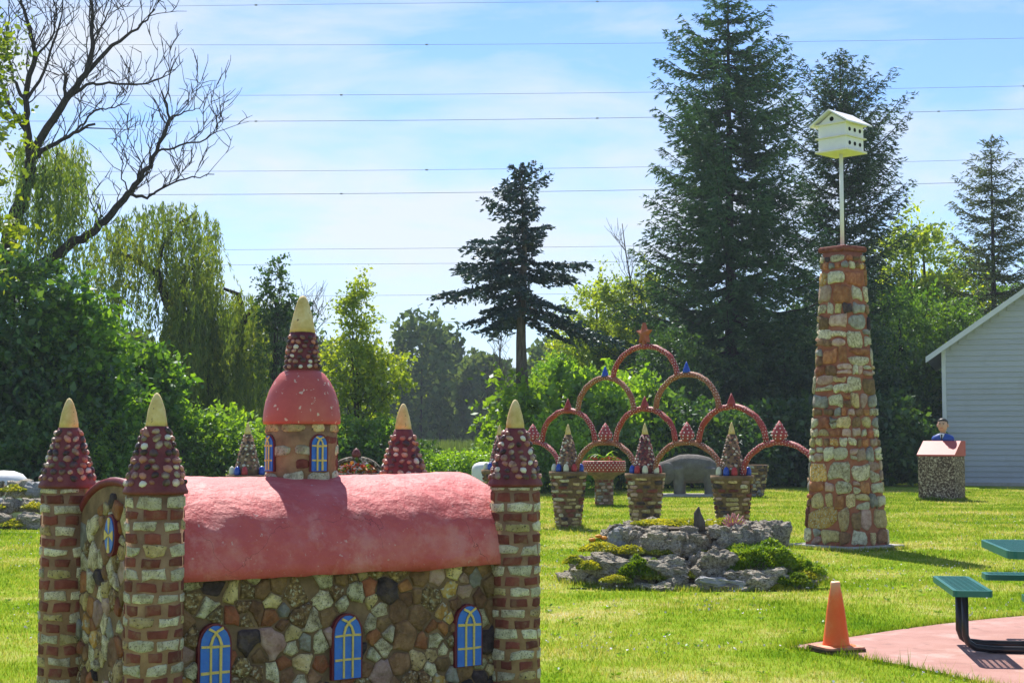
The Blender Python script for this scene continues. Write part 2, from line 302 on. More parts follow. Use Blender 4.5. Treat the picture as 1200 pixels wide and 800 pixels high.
def quads(name, V, m, parent=None):
    V = np.asarray(V, dtype=np.float32).reshape(-1, 4, 3); n = len(V)
    me = bpy.data.meshes.new(name); me.vertices.add(n * 4); me.vertices.foreach_set('co', V.ravel())
    me.loops.add(n * 4); me.loops.foreach_set('vertex_index', np.arange(n * 4, dtype=np.int32))
    me.polygons.add(n); me.polygons.foreach_set('loop_start', np.arange(n, dtype=np.int32) * 4)
    me.update(calc_edges=True); me.materials.append(MATS[m])
    o = bpy.data.objects.new(name, me); COL.objects.link(o)
    if parent: o.parent = parent
    return o
def leafquads(C, A, size, aspect, rs):
    """rhombus leaves: centres C, long axes A (any length), sizes, width/length ratio"""
    n = len(C); A = A / (np.linalg.norm(A, axis=1, keepdims=True) + 1e-9)
    B = np.cross(A, rs.normal(size=(n, 3))); B /= (np.linalg.norm(B, axis=1, keepdims=True) + 1e-9)
    a = A * (size * .5)[:, None]; b = B * (size * .5 * aspect)[:, None]
    return np.stack([C - a, C + b - a * .1, C + a, C - b - a * .1], axis=1)

# ------------------------------------------------------------------ masonry
def voronoi(sites, rad, bnd):
    x0, x1, z0, z1 = bnd; S = np.array(sites); out = []
    for i, (x, z) in enumerate(sites):
        poly = [(x0, z0), (x1, z0), (x1, z1), (x0, z1)]
        d = (S[:, 0] - x) ** 2 + (S[:, 1] - z) ** 2
        for j in np.argsort(d)[1:22]:
            xj, zj = sites[j]; nx, nz_ = xj - x, zj - z
            c = (xj * xj + zj * zj - rad[j] ** 2 - x * x - z * z + rad[i] ** 2) / 2
            q = []
            for k in range(len(poly)):
                a, b = poly[k], poly[(k + 1) % len(poly)]
                fa, fb = a[0] * nx + a[1] * nz_ - c, b[0] * nx + b[1] * nz_ - c
                if fa <= 0: q.append(a)
                if fa * fb < 0:
                    t = fa / (fa - fb); q.append((a[0] + (b[0] - a[0]) * t, a[1] + (b[1] - a[1]) * t))
            poly = q
            if len(poly) < 3: break
        out.append(poly if len(poly) >= 3 else None)
    return out
def scatter(bnd, rmin, rmax, rr, tries=3000, big=.3):
    pts, rad = [], []
    for _ in range(tries):
        r = rmax if rr.random() < big else rr.uniform(rmin, (rmin + rmax) * .6)
        p = (rr.uniform(bnd[0], bnd[1]), rr.uniform(bnd[2], bnd[3]))
        if all((p[0] - q[0]) ** 2 + (p[1] - q[1]) ** 2 > ((r + s) * .92) ** 2 for q, s in zip(pts, rad)): pts.append(p); rad.append(r)
    return pts, rad
def stone(poly, surf, h, gap, rr, jit=.06, cc=.26):
    n = len(poly); cx = sum(p[0] for p in poly) / n; cz = sum(p[1] for p in poly) / n
    q = []
    for i in range(n):
        a, b = poly[i], poly[(i + 1) % n]
        c1 = cc * rr.uniform(.6, 1.3); q.append((a[0] * (1 - c1) + b[0] * c1, a[1] * (1 - c1) + b[1] * c1)); q.append((a[0] * c1 + b[0] * (1 - c1), a[1] * c1 + b[1] * (1 - c1)))
    keep = [q[0]]
    for p in q[1:]:
        if math.dist(p, keep[-1]) > .006: keep.append(p)
    q = keep; n = len(q)
    if jit > .15 and n < 15: q = [p for i in range(n) for p in (q[i], ((q[i][0] + q[(i + 1) % n][0]) / 2, (q[i][1] + q[(i + 1) % n][1]) / 2))][:18 if n >= 9 else 2 * n] if n < 9 else q; n = len(q)
    mean = sum(math.dist(p, (cx, cz)) for p in q) / n
    k = max(.4, 1 - gap / max(mean, 1e-4)); J = [1 + rr.uniform(-jit, jit) for _ in q]
    V, F = [], []
    for sc, hh in ((1.0, -.004), (.97, h * .62), (.74, h)):
        for i, p in enumerate(q):
            f = sc * k * J[i]; V.append(surf(cx + (p[0] - cx) * f, cz + (p[1] - cz) * f, hh * (1 + rr.uniform(-.15, .15)) if hh > 0 else hh))
    V.append(surf(cx, cz, h * rr.uniform(.95, 1.1)))
    for L_ in range(2):
        for i in range(n): F.append((L_ * n + i, L_ * n + (i + 1) % n, (L_ + 1) * n + (i + 1) % n, (L_ + 1) * n + i))
    F += [(2 * n + i, 2 * n + (i + 1) % n, 3 * n) for i in range(n)]
    a, b, c = Vector(surf(cx, cz, 0)), Vector(surf(cx, cz, .01)), None
    return V, F, a, (b - a).normalized()
def emit(parent, pieces, M=Matrix(), rest='far_side_stones', cut=-.12):
    """pieces: (name, material, V, F, centre, normal) in the parent's frame; those turned to the photograph's side are parts, the rest one stuff part"""
    rest_parts, rest_m, mats = [], [], []
    R3 = M.to_3x3(); eye = Vector((0, 0, EYE)); objs = []
    for nm, m, V, F, c, nrm in pieces:
        wc = M @ c
        if (R3 @ nrm).normalized().dot((eye - wc).normalized()) > cut: objs.append(mk(nm, V, F, m, parent, True))
        else:
            if m not in mats: mats.append(m)
            rest_parts.append((V, F)); rest_m += [mats.index(m)] * len(F)
    if rest_parts:
        V, F = join(rest_parts); o = mk(rest, V, F, mats, parent, True, midx=rest_m); o['kind'] = 'stuff'
    return objs
def course_polys(z0, z1, length, n, rr, jit=.12, fill=.86):
    """one course of n blocks round a strip of the given length"""
    out = []; off = rr.random(); ws = [rr.uniform(.75, 1.25) for _ in range(n)]; t = sum(ws); x = off * length / n
    h = z1 - z0
    for wd in ws:
        ww = wd / t * length; f = fill * rr.uniform(.85, 1.06); a, b = x + ww * (1 - f) / 2, x + ww * (1 + f) / 2; x += ww
        j = lambda s: rr.uniform(-s, s) * h * jit * 2
        mx_ = (a + b) / 2
        out.append([(a + j(1), z0 + j(1)), (mx_ + j(1), z0 + j(1)), (b + j(1), z0 + j(1)), (b + j(1), z1 + j(1)), (mx_ + j(1), z1 + j(1)), (a + j(1), z1 + j(1))])
    return out
def pebble(surf, s, z, rs, rz, h, ang, rr, n=7):
    V, F = [], []; J = [rr.uniform(.85, 1.15) for _ in range(n)]
    for f, hh in ((1, 0), (.88, h * .6), (.45, h)):
        for i in range(n):
            a = 2 * math.pi * i / n; u, v = math.cos(a) * rs * f * J[i], math.sin(a) * rz * f * J[i]
            V.append(surf(s + u * math.cos(ang) - v * math.sin(ang), z + u * math.sin(ang) + v * math.cos(ang), hh))
    for k in range(2):
        for i in range(n): F.append((k * n + i, k * n + (i + 1) % n, (k + 1) * n + (i + 1) % n, (k + 1) * n + i))
    F.append(tuple(2 * n + i for i in range(n)))
    a, b = Vector(surf(s, z, 0)), Vector(surf(s, z, .01)); return V, F, a, (b - a).normalized()
def cone_surf(r0, z0, r1, z1, cx=0, cy=0):
    """s is arc length at radius r0; z the height"""
    sl = math.atan2(r0 - r1, z1 - z0); cs, sn = math.cos(sl), math.sin(sl)
    def f(s, z, h):
        t = (z - z0) / (z1 - z0); r = r0 + (r1 - r0) * t; a = s / r0
        q = r + h * cs; return (cx + q * math.cos(a), cy + q * math.sin(a), z + h * sn)
    return f
def pebbled_cone(parent, M, r0, z0, r1, z1, size, rr, cx=0, cy=0, single=True, mats=('pebble', 'pebble_white', 'pebble_rose', 'pebble_dark'), wts=(4, 1.6, 4, 4)):
    surf = cone_surf(r0, z0, r1, z1, cx, cy); z = z0 + size * .75; ps = []; row = 0
    while z < z1 - size * .35:
        t = (z - z0) / (z1 - z0); r = r0 + (r1 - r0) * t; n = max(5, int(2 * math.pi * r / (size * 1.24)))
        for i in range(n):
            a = 2 * math.pi * (i + .5 * (row % 2) + rr.uniform(-.2, .2)) / n; k = rr.uniform(.75, 1.15)
            V, F, c, nm = pebble(surf, a * r0, z + rr.uniform(-.15, .15) * size, size * .5 * k * min(2.2, r0 / r), size * .41 * k * rr.uniform(.8, 1.15), size * .33, rr.uniform(-.35, .35), rr)
            ps.append(('pebble', rr.choices(mats, wts)[0], V, F, c, nm))
        z += size * rr.uniform(.78, .9); row += 1
    emit(parent, ps, M, 'far_side_pebbles' if single else 'pebbles', -.1 if single else 9)

# ------------------------------------------------------------------ the setting
def ground_mesh():
    xs = np.concatenate([-np.geomspace(1500, 30, 14), np.linspace(-28, 28, 57), np.geomspace(30, 1500, 14)])
    ys = np.concatenate([np.linspace(-12, 60, 73), np.geomspace(62, 2600, 24)])
    V = [(x, y, 0) for y in ys for x in xs]; n = len(xs)
    F = [(j * n + i, j * n + i + 1, (j + 1) * n + i + 1, (j + 1) * n + i) for j in range(len(ys) - 1) for i in range(n - 1)]
    return V, F
tag(mk('lawn', *ground_mesh(), 'lawn'), kind='structure')
PAD_PX = [(926, 759), (955, 754), (997, 747.5), (1045, 740), (1100, 732.5), (1160, 726), (1230, 720), (1330, 716), (1330, 850), (1250, 830), (1190, 812), (1150, 800), (1110, 791), (1060, 781), (1000, 770), (955, 763)]
PAD = [tuple(G(*p).xy) for p in PAD_PX]
tag(mk('pavement', *prism(PAD[::-1], -.05, .012), 'pad_pink'), kind='structure')
def in_poly(X, Y, poly):
    ins = np.zeros(len(X), bool)
    for i in range(len(poly)):
        (x1, y1), (x2, y2) = poly[i], poly[i - 1]
        c = ((y1 > Y) != (y2 > Y)) & (X < (x2 - x1) * (Y - y1) / (y2 - y1 + 1e-12) + x1); ins ^= c
    return ins
TOWER = G(992, 642); TOWER.z = 0
GARDEN = Vector((AX(811, 17.7), 17.75, 0))
bp0 = G(1104, 586)
def grass():
    rs = np.random.RandomState(3); n = 520000
    u = rs.rand(n); a, b = 6.5 ** .3, 50 ** .3; Y = (a + (b - a) * u) ** (1 / .3); X = (rs.rand(n) * 2 - 1) * (Y * .36 + 1.2)
    k = ~in_poly(X, Y, PAD)
    k &= ~((abs(X - TOWER.x) < .7) & (abs(Y - TOWER.y) < .7))
    k &= ~((((X - GARDEN.x) / 1.42) ** 2 + ((Y - GARDEN.y) / 1.35) ** 2) < 1)
    # keep clear of the castle's floor
    ca, sa = math.cos(R(36)), math.sin(R(36)); lx = (X + 1.641) * ca + (Y - 7.1) * sa; ly = -(X + 1.641) * sa + (Y - 7.1) * ca
    k &= ~((lx > -.1) & (lx < 2.15) & (ly > -.1) & (ly < 1.25))
    cb_ = G(980, 763); k &= ~((abs(X - cb_.x) < .2) & (abs(Y - cb_.y) < .24))
    X, Y = X[k], Y[k]
    EX, EY = [], []
    def rim_(px_, py_, m_, spread):
        EX.append(px_ + rs.normal(size=len(px_)) * spread); EY.append(py_ + rs.normal(size=len(px_)) * spread)
    t = rs.rand(9000) * 6.2832; rim_(GARDEN.x + 1.5 * np.cos(t), GARDEN.y + 1.36 * np.sin(t), 0, .05)
    for i in range(len(PAD)):
        (xa, ya), (xb, yb) = PAD[i - 1], PAD[i]
        if i in (8, 9): continue
        u_ = rs.rand(int(450 * math.hypot(xb - xa, yb - ya))); nx_, ny_ = (yb - ya), -(xb - xa); l_ = math.hypot(nx_, ny_); o_ = .012 + np.abs(rs.normal(size=len(u_))) * .02
        ex_, ey_ = xa + (xb - xa) * u_ - nx_ / l_ * o_, ya + (yb - ya) * u_ - ny_ / l_ * o_; kk_ = ~((abs(ex_ - cb_.x) < .2) & (abs(ey_ - cb_.y) < .24)); EX.append(ex_[kk_]); EY.append(ey_[kk_])
    for c_, hw, yaw in ((TOWER, .63, R(36)), (bp0, .5, R(-33))):
        u_ = rs.rand(2400) * 2 - 1; sd_ = rs.randint(0, 4, 2400); o_ = hw + np.abs(rs.normal(size=2400)) * .03; lx_ = np.where(sd_ % 2 == 0, u_ * hw, np.where(sd_ == 1, o_, -o_)); ly_ = np.where(sd_ % 2 == 1, u_ * hw, np.where(sd_ == 0, o_, -o_))
        EX.append(c_.x + lx_ * math.cos(yaw) - ly_ * math.sin(yaw)); EY.append(c_.y + lx_ * math.sin(yaw) + ly_ * math.cos(yaw))
    for q_ in range(5):
        t = rs.rand(500) * 6.2832; rim_(1.02 + 1.26 * (q_ - 1) + .27 * np.cos(t), 28 - 1.6 * (q_ - 1) + .27 * np.sin(t), 0, .02)
    ne = sum(len(e) for e in EX); X = np.concatenate([X] + EX); Y = np.concatenate([Y] + EY); n = len(X); edge_ = np.zeros(n, bool); edge_[-ne:] = True
    # height and bareness follow soft patches
    hp = np.array([mnoise.noise(Vector((x * .9, y * .9, 3))) for x, y in zip(X[::1], Y[::1])])
    h = (.022 + .012 * hp + rs.rand(n) * .02) * np.where(Y > 25, 1.25, 1); wd = .0055 * np.clip(Y / 9, 1, 5) * (.7 + .6 * rs.rand(n))
    tuft = (rs.rand(n) < .02); h[tuft] *= 2.0; cl = hp > .42; h[cl] *= 1.25; h[edge_] *= 1.2 + 1.1 * rs.rand(ne)
    ang = rs.rand(n) * 2 * np.pi; ln = rs.rand(n) * .9; la = rs.rand(n) * 2 * np.pi
    B = np.stack([X, Y, np.full(n, -.003)], 1); W = np.stack([np.cos(ang) * wd, np.sin(ang) * wd, np.zeros(n)], 1) * .5
    T = B + np.stack([np.cos(la) * ln * h, np.sin(la) * ln * h, h], 1)
    V = np.stack([B - W, B + W, T], 1).astype(np.float32); me = bpy.data.meshes.new('grass')
    me.vertices.add(n * 3); me.vertices.foreach_set('co', V.ravel()); me.loops.add(n * 3); me.loops.foreach_set('vertex_index', np.arange(n * 3, dtype=np.int32))
    me.polygons.add(n); me.polygons.foreach_set('loop_start', np.arange(n, dtype=np.int32) * 3); me.update(calc_edges=True); me.materials.append(MATS['blade'])
    o = bpy.data.objects.new('grass', me); COL.objects.link(o); tag(o, 'short sunlit lawn grass with dry straw coloured patches', 'grass', kind='stuff')
grass()
def clover():
    rs = np.random.RandomState(21); n = 5200; Y = 6.8 + 27 * rs.rand(n) ** 1.3; X = (rs.rand(n) * 2 - 1) * (Y * .35 + .5)
    k = ~in_poly(X, Y, PAD) & np.array([mnoise.noise(Vector((x * .5, y * .5, 9))) > -.02 for x, y in zip(X, Y)]); X, Y = X[k], Y[k]; n = len(X)
    C = np.stack([X, Y, .03 + rs.rand(n) * .025], 1); Q = [leafquads(C, rs.normal(size=(n, 3)), .012 + .014 * rs.rand(n), .9, rs) for _ in range(2)]
    o = quads('clover', np.concatenate(Q), 'flower_white'); tag(o, 'tiny pale clover heads dotted through the lawn', 'clover', kind='stuff')
    rs = np.random.RandomState(22); Q = []
    for i in range(420):
        y = 7 + 20 * rs.rand() ** 1.2; x = (rs.rand() * 2 - 1) * (y * .35 + .5)
        if in_poly(np.array([x]), np.array([y]), PAD)[0]: continue
        m = 14; a = rs.rand(m) * 6.283; r_ = .012 + .022 * rs.rand(m); C = np.stack([x + np.cos(a) * r_, y + np.sin(a) * r_, .012 + .014 * rs.rand(m)], 1); Q.append(leafquads(C, np.stack([np.cos(a), np.sin(a), .5 * np.ones(m)], 1), .022 + .026 * rs.rand(m), .5, rs))
    o = quads('weeds', np.concatenate(Q), 'leaf_bright'); tag(o, 'broad leaved weeds scattered through the lawn', 'weeds', kind='stuff')
clover()
def hills():
    xs = np.linspace(-700, 700, 90); V, F = [], []
    for i, x in enumerate(xs):
        top = 50 + 14 * mnoise.noise(Vector((x * .006 + 4, 1, 0))) + 5 * mnoise.noise(Vector((x * .03, 5, 0)))
        for y, z in ((880, -2), (960, top * .55), (1040, top), (1200, top * .9), (1400, -2)): V.append((x, y + 20 * mnoise.noise(Vector((x * .01, y, 0))), z))
    for i in range(len(xs) - 1):
        for k in range(4): F.append((i * 5 + k, (i + 1) * 5 + k, (i + 1) * 5 + k + 1, i * 5 + k + 1))
    tag(mk('hills', V, F, 'hill_forest', smooth=True), kind='structure')
hills()

# ------------------------------------------------------------------ the castle
CY = R(36); CW, CD = 2.05, 1.14
castle = empty('castle_model', (-1.641, 7.1, 0), CY)
tag(castle, 'miniature stone castle with pink barrel roof, round corner towers and domed belfry', 'castle')
MC = Matrix.Translation((-1.641, 7.1, 0)) @ Matrix.Rotation(CY, 4, 'Z')
EAVE, RIDGE, WY0, WY1 = .95, 1.375, .03, CD - .03
def arch_profile(n=20, y0=WY0, y1=WY1, ze=EAVE, zr=RIDGE):
    c, a = (y0 + y1) / 2, (y1 - y0) / 2
    return [(c + a * math.cos(t), ze + (zr - ze) * math.sin(t) ** .74) for t in [math.pi * i / n for i in range(n + 1)]]
# walls: front, back as slabs; ends with arched tops
x0w, x1w = .03, CW - .03
wallp = [(WY0, 0), (WY1, 0)] + arch_profile()
def extr_x(prof, xa, xb):
    n = len(prof); V = [(xa, *p) for p in prof] + [(xb, *p) for p in prof]
    return V, [tuple(range(n)), tuple(range(2 * n - 1, n - 1, -1))] + [(i, n + i, n + (i + 1) % n, (i + 1) % n) for i in range(n)]
prof = [(WY0, 0), (WY1, 0), (WY1, EAVE)] + arch_profile()[1:-1] + [(WY0, EAVE)]
wall = mk('wall', *extr_x(prof, x0w, x1w), 'mortar_dark', castle)
WIN = [(.309, 1), (1.022, 1), (1.753, 1)]
WW, WB, WH_ = .150, .42, .31
rr = random.Random(5)
STM = ['stone_white', 'stone_cream', 'stone_brown', 'stone_dark', 'stone_rust', 'stone_ochre', 'stone_pink', 'stone_crystal', 'stone_grey']
STW = [22, 9, 26, 10, 9, 4, 8, 14, 5]
def wall_stones(surf, bnd, rmin, rmax, keepf, rr, h=.015, wts=STW, cut=-.12, gap=.004):
    pts, rad = scatter(bnd, rmin, rmax, rr, 2600, .32); ps = []
    for poly, p in zip(voronoi(pts, rad, bnd), pts):
        if not poly or not keepf(*p, poly) or rr.random() < .03: continue
        V, F, c, nm = stone(poly, surf, h * rr.uniform(.3, 1.5), gap * rr.uniform(.2, 2.6), rr, .2, .12)
        ps.append(('stone', rr.choices(STM, wts)[0], V, F, c, nm))
    return ps
def front_keep(s, z, poly): return not any(abs(s - t) < WW * .5 and WB - .02 < z < WB + WH_ for t, _ in WIN)
emit(wall, wall_stones(lambda s, z, h: (s, WY0 - h, z), (.1, CW - .1, .03, EAVE - .005), .022, .058, front_keep, rr), MC)
def end_top(y):
    c, a = (WY0 + WY1) / 2, (WY1 - WY0) / 2; q = min(1, abs(y - c) / a); return EAVE + (RIDGE - EAVE) * (1 - q * q) ** .37
OV = (CD / 2 - .02, 1.135, .056, .088)
def end_keep(s, z, poly):
    y = s
    return z < end_top(y) - .07 and ((y - OV[0]) / OV[2]) ** 2 + ((z - OV[1]) / OV[3]) ** 2 > .9
emit(wall, wall_stones(lambda s, z, h: (x0w - h, s, z), (.06, CD - .06, .03, RIDGE - .03), .024, .062, end_keep, rr, wts=[30, 14, 18, 6, 12, 6, 8, 14, 7]), MC)
# roof shell
def roof():
    out = arch_profile(48, -.035, CD + .035, EAVE - .012, RIDGE + .035); inn = arch_profile(48, .0, CD, EAVE - .012, RIDGE)
    nx = 90; V, F = [], []; m = len(out)
    xs = [.05 + (CW - .055) * i / nx for i in range(nx + 1)]
    for x in xs:
        for y, z in out:
            k = .012 * mnoise.noise(Vector((x * 3, y * 3, z * 3))) + .006 * mnoise.noise(Vector((x * 11, y * 9, z * 9))) + .003 * mnoise.noise(Vector((x * 29, y * 23, z * 23)))
            V.append((x, y + (y - CD / 2) * k * 2, z + k))
        for y, z in inn: V.append((x, y, z))
    s = 2 * m
    for i in range(nx):
        for k in range(m - 1):
            F.append((i * s + k, (i + 1) * s + k, (i + 1) * s + k + 1, i * s + k + 1)); F.append((i * s + m + k + 1, (i + 1) * s + m + k + 1, (i + 1) * s + m + k, i * s + m + k))
        F.append((i * s, i * s + m, (i + 1) * s + m, (i + 1) * s)); F.append((i * s + m - 1, (i + 1) * s + m - 1, (i + 1) * s + 2 * m - 1, i * s + 2 * m - 1))
    for i in (0, nx):
        for k in range(m - 1): F.append((i * s + k, i * s + k + 1, i * s + m + k + 1, i * s + m + k))
    o = mk('roof', V, F, 'roof_pink', castle, True); return o
roof()
def cracks(name):
    nt = MATS[name].node_tree; b = nt.nodes['Principled BSDF']; src = b.inputs['Base Color'].links[0].from_socket; tc = N(nt, 'ShaderNodeTexCoord'); n = N(nt, 'ShaderNodeTexNoise'); n.inputs['Scale'].default_value = 4; n.inputs['Detail'].default_value = 5
    va = N(nt, 'ShaderNodeVectorMath', operation='MULTIPLY_ADD'); va.inputs[1].default_value = (.35, .35, .35); v = N(nt, 'ShaderNodeTexVoronoi', feature='DISTANCE_TO_EDGE'); v.inputs['Scale'].default_value = 1.7
    m1 = N(nt, 'ShaderNodeMapRange'); m1.inputs['From Min'].default_value = .0008; m1.inputs['From Max'].default_value = .0022; m1.inputs['To Min'].default_value = 1; m1.inputs['To Max'].default_value = 0
    n2 = N(nt, 'ShaderNodeTexNoise'); n2.inputs['Scale'].default_value = 2.3; m2 = N(nt, 'ShaderNodeMapRange'); m2.inputs['From Min'].default_value = .5; m2.inputs['From Max'].default_value = .6; mu = N(nt, 'ShaderNodeMath', operation='MULTIPLY'); mx = N(nt, 'ShaderNodeMix', data_type='RGBA'); mx.inputs['B'].default_value = (.24, .05, .05, 1)
    L = nt.links.new; L(tc.outputs['Object'], n.inputs['Vector']); L(n.outputs['Color'], va.inputs[0]); L(tc.outputs['Object'], va.inputs[2]); L(va.outputs[0], v.inputs['Vector']); L(v.outputs['Distance'], m1.inputs[0]); L(tc.outputs['Object'], n2.inputs['Vector']); L(n2.outputs['Fac'], m2.inputs[0]); L(m1.outputs[0], mu.inputs[0]); L(m2.outputs[0], mu.inputs[1]); L(mu.outputs[0], mx.inputs['Factor']); L(src, mx.inputs['A']); L(mx.outputs['Result'], b.inputs['Base Color'])
cracks('roof_pink'); cracks('dome_red'); 
# maroon rim along the gable's arch
rim = [Vector((x0w + .004, y, z)) for y, z in arch_profile(22, .01, CD - .01, EAVE - .02, RIDGE + .02)]
mk('gable_rim', *tube(rim, .022, 8), 'paint_maroon', castle, True)
# arched windows
def window_outline(wd, ht, n=9):
    sp = ht - wd * .62
    pts = [(-wd / 2, 0), (wd / 2, 0)] + [(wd / 2 * math.cos(t), sp + (ht - sp) * math.sin(t)) for t in [math.pi * i / n for i in range(n + 1)]]
    return pts
def plate(poly, mapf, h0, h1):
    n = len(poly); V = [mapf(x, z, h0) for x, z in poly] + [mapf(x, z, h1) for x, z in poly]
    return V, [tuple(range(n, 2 * n))] + [(i, (i + 1) % n, n + (i + 1) % n, n + i) for i in range(n)]
WJ = random.Random(2)
def strip(pts, wd, mapf, h):
    V, F = [], []
    for i, p in enumerate(pts):
        a, b = pts[max(0, i - 1)], pts[min(len(pts) - 1, i + 1)]; dx, dz = b[0] - a[0], b[1] - a[1]; l = math.hypot(dx, dz) or 1
        nx, nz_ = -dz / l * wd / 2, dx / l * wd / 2
        nx *= WJ.uniform(.75, 1.2); nz_ *= WJ.uniform(.75, 1.2); p = (p[0] + WJ.uniform(-.05, .05) * wd, p[1] + WJ.uniform(-.2, .2) * wd)
        V += [mapf(p[0] + nx, p[1] + nz_, h - .006), mapf(p[0] - nx, p[1] - nz_, h - .006), mapf(p[0] - nx, p[1] - nz_, h), mapf(p[0] + nx, p[1] + nz_, h)]
    for i in range(len(pts) - 1):
        for k in range(4): F.append((i * 4 + k, i * 4 + (k + 1) % 4, i * 4 + 4 + (k + 1) % 4, i * 4 + 4 + k))
    F += [(0, 1, 2, 3), tuple(range(len(V) - 1, len(V) - 5, -1))]
    return V, F
def arched_window(parent, mapf, wd, ht, bar=.012, frame=.011, h=.03, name='window'):
    out = [(x * (1 + 2 * frame / wd), z * (1 + 1.3 * frame / ht) - frame * .35) for x, z in window_outline(wd, ht)]
    fr = mk(name, *plate(out, mapf, -.01, h - .004), 'paint_maroon', parent)
    mk('pane', *plate(window_outline(wd, ht), mapf, 0, h + .001), 'glass_blue', fr)
    sp = ht - wd * .62; W3 = wd / 2
    bars = [[(-W3 * .97, ht * .3), (0, ht * .3), (W3 * .97, ht * .3)], [(-W3 * .97, sp * .98), (0, sp * .98), (W3 * .97, sp * .98)],
            [(-W3 * .32, 0.004), (-W3 * .32, sp * .98)], [(W3 * .34, 0.004), (W3 * .34, sp * .98)],
            [(-W3 * .36, sp), (-W3 * .2, sp + wd * .25), (W3 * .1, sp + wd * .43), (W3 * .5, sp + wd * .53)],
            [(W3 * .38, sp), (W3 * .22, sp + wd * .25), (-W3 * .08, sp + wd * .43), (-W3 * .5, sp + wd * .53)]]
    for i, b in enumerate(bars): mk('glazing_bar', *strip(b, bar, mapf, h + .004 + .0012 * i), 'paint_yellow', fr)
    return fr
for t, _ in WIN: arched_window(castle, lambda x, z, h, t=t: (t + x, WY0 - h, WB + z), WW, WH_)
# oval rose window on the gable
def oval(a, b, n=20): return [(a * math.cos(2 * math.pi * i / n), b * math.sin(2 * math.pi * i / n)) for i in range(n)]
om = lambda x, z, h: (x0w - h, OV[0] - x, OV[1] + z)
ov = mk('oval_window', *plate(oval(OV[2] + .014, OV[3] + .016), om, 0, .03), 'paint_maroon', castle)
mk('pane', *plate(oval(OV[2], OV[3]), om, 0, .035), 'glass_blue', ov)
for i in range(4):
    a0 = math.pi / 2 * i + math.pi / 4 * 0
    tri = [(0, 0)] + [((OV[2] - .002) * math.cos(a), (OV[3] - .002) * math.sin(a)) for a in (a0 - .3, a0, a0 + .3)]
    mk('glazing_ray', *plate(tri, om, .03, .038 + .0006 * i), 'paint_yellow', ov)
# corner towers
TR, CZ = .131, 1.352
def corner_tower(x, y, seed, single=True, zr=0):
    rr = random.Random(seed); M = MC @ Matrix.Translation((x, y, 0)) @ Matrix.Rotation(zr, 4, 'Z')
    t = mk('corner_tower', *lathe([(TR + .004, 0), (TR, .6), (TR - .002, CZ)], 28), 'mortar_brown', castle, True, (x, y, 0), rotz=zr)
    ps = []; z, k = .012, 0; L_ = 2 * math.pi * TR
    surf = lambda s, z, h: ((TR + h) * math.cos(s / TR), (TR + h) * math.sin(s / TR), z)
    while z < CZ - .02:
        h = rr.uniform(.05, .06); white = k % 2 == 0
        z1 = min(z + h * .84, CZ - .004)
        for poly in course_polys(z, z1, L_, 6 if white else 7, rr, .1 if white else .06, .9 if white else .83):
            V, F, c, nm = stone(poly, surf, .0055 if white else .003, .002, rr, .08, .1)
            ps.append(('stone_block' if white else 'brick', ('block_white' if rr.random() < .8 else 'stone_cream') if white else 'brick_red', V, F, c, nm))
        z += h; k += 1
    emit(t, ps, M, cut=-.1 if single else 9)
    mk('cone_roof', *lathe([(TR - .01, CZ), (.146, CZ), (.149, CZ + .012), (.142, CZ + .025), (.06, 1.64), (.052, 1.662)], 28), 'cone_maroon', t, True)
    pebbled_cone(t, M,   .141, CZ + .022, .056, 1.655, .04, rr, single=True)
    mk('finial', *lathe([(.05, 1.66), (.048, 1.69), (.038, 1.74), (.022, 1.79), (.01, 1.812), (.002, 1.816)], 16, wob=.03, seed=seed), 'finial_yellow', t, True)
    return t
corner_tower(0, 0, 21, zr=.3); corner_tower(0, CD, 22, zr=1.4); corner_tower(CW, 0, 23, zr=2.2); corner_tower(CW, CD, 24, single=False, zr=.9)
# belfry
BX, BY = 1.06, CD / 2
MB = MC @ Matrix.Translation((BX, BY, 0))
BR = .183
bel = mk('belfry', *lathe([(BR - .012, 1.30), (BR, 1.36), (BR + .004, 1.55), (BR + .006, 1.69)], 32), 'mortar_brown', castle, True, (BX, BY, 0))
rr = random.Random(31); ps = []
sb_ = lambda s, z, h: ((BR + h) * math.cos(s / BR), (BR + h) * math.sin(s / BR), z); L_ = 2 * math.pi * BR
for z0, z1, nn, kd, fl in ((1.355, 1.43, 7, 'block_white', .95), (1.455, 1.5, 8, 'brick_red', .6), (1.515, 1.57, 8, 'block_white', .8), (1.58, 1.622, 8, 'brick_red', .8), (1.635, 1.682, 9, 'stone_cream', .85)):
    for poly in course_polys(z0, z1, L_, nn, rr, .1, fl):
        a = (sum(p[0] for p in poly) / len(poly) / BR)
        da = [abs((a - q + math.pi) % (2 * math.pi) - math.pi) for q in (-math.pi / 2, math.pi, 0, math.pi / 2)]
        if z0 > 1.44 and z0 < 1.62 and min(da) < .42: continue
        V, F, c, nm = stone(poly, sb_, .012 if kd != 'brick_red' else .006, .003, rr)
        ps.append(('brick' if kd == 'brick_red' else 'stone_block', kd, V, F, c, nm))
emit(bel, ps, MB)
mk('dome', *lathe([(BR - .01, 1.682), (.203, 1.682), (.206, 1.70), (.202, 1.75), (.193, 1.80), (.174, 1.86), (.148, 1.91), (.118, 1.95), (.09, 1.968)], 36), 'dome_red', bel, True)
mk('neck', *lathe([(.094, 1.96), (.088, 1.99), (.068, 2.17)], 24), 'cone_maroon', bel, True)
pebbled_cone(bel, MB, .094, 1.965, .068, 2.17, .03, rr)
mk('finial', *lathe([(.068, 2.168), (.066, 2.19), (.05, 2.27), (.028, 2.34), (.016, 2.362), (.003, 2.367)], 18, wob=.03, seed=4), 'finial_yellow', bel, True)
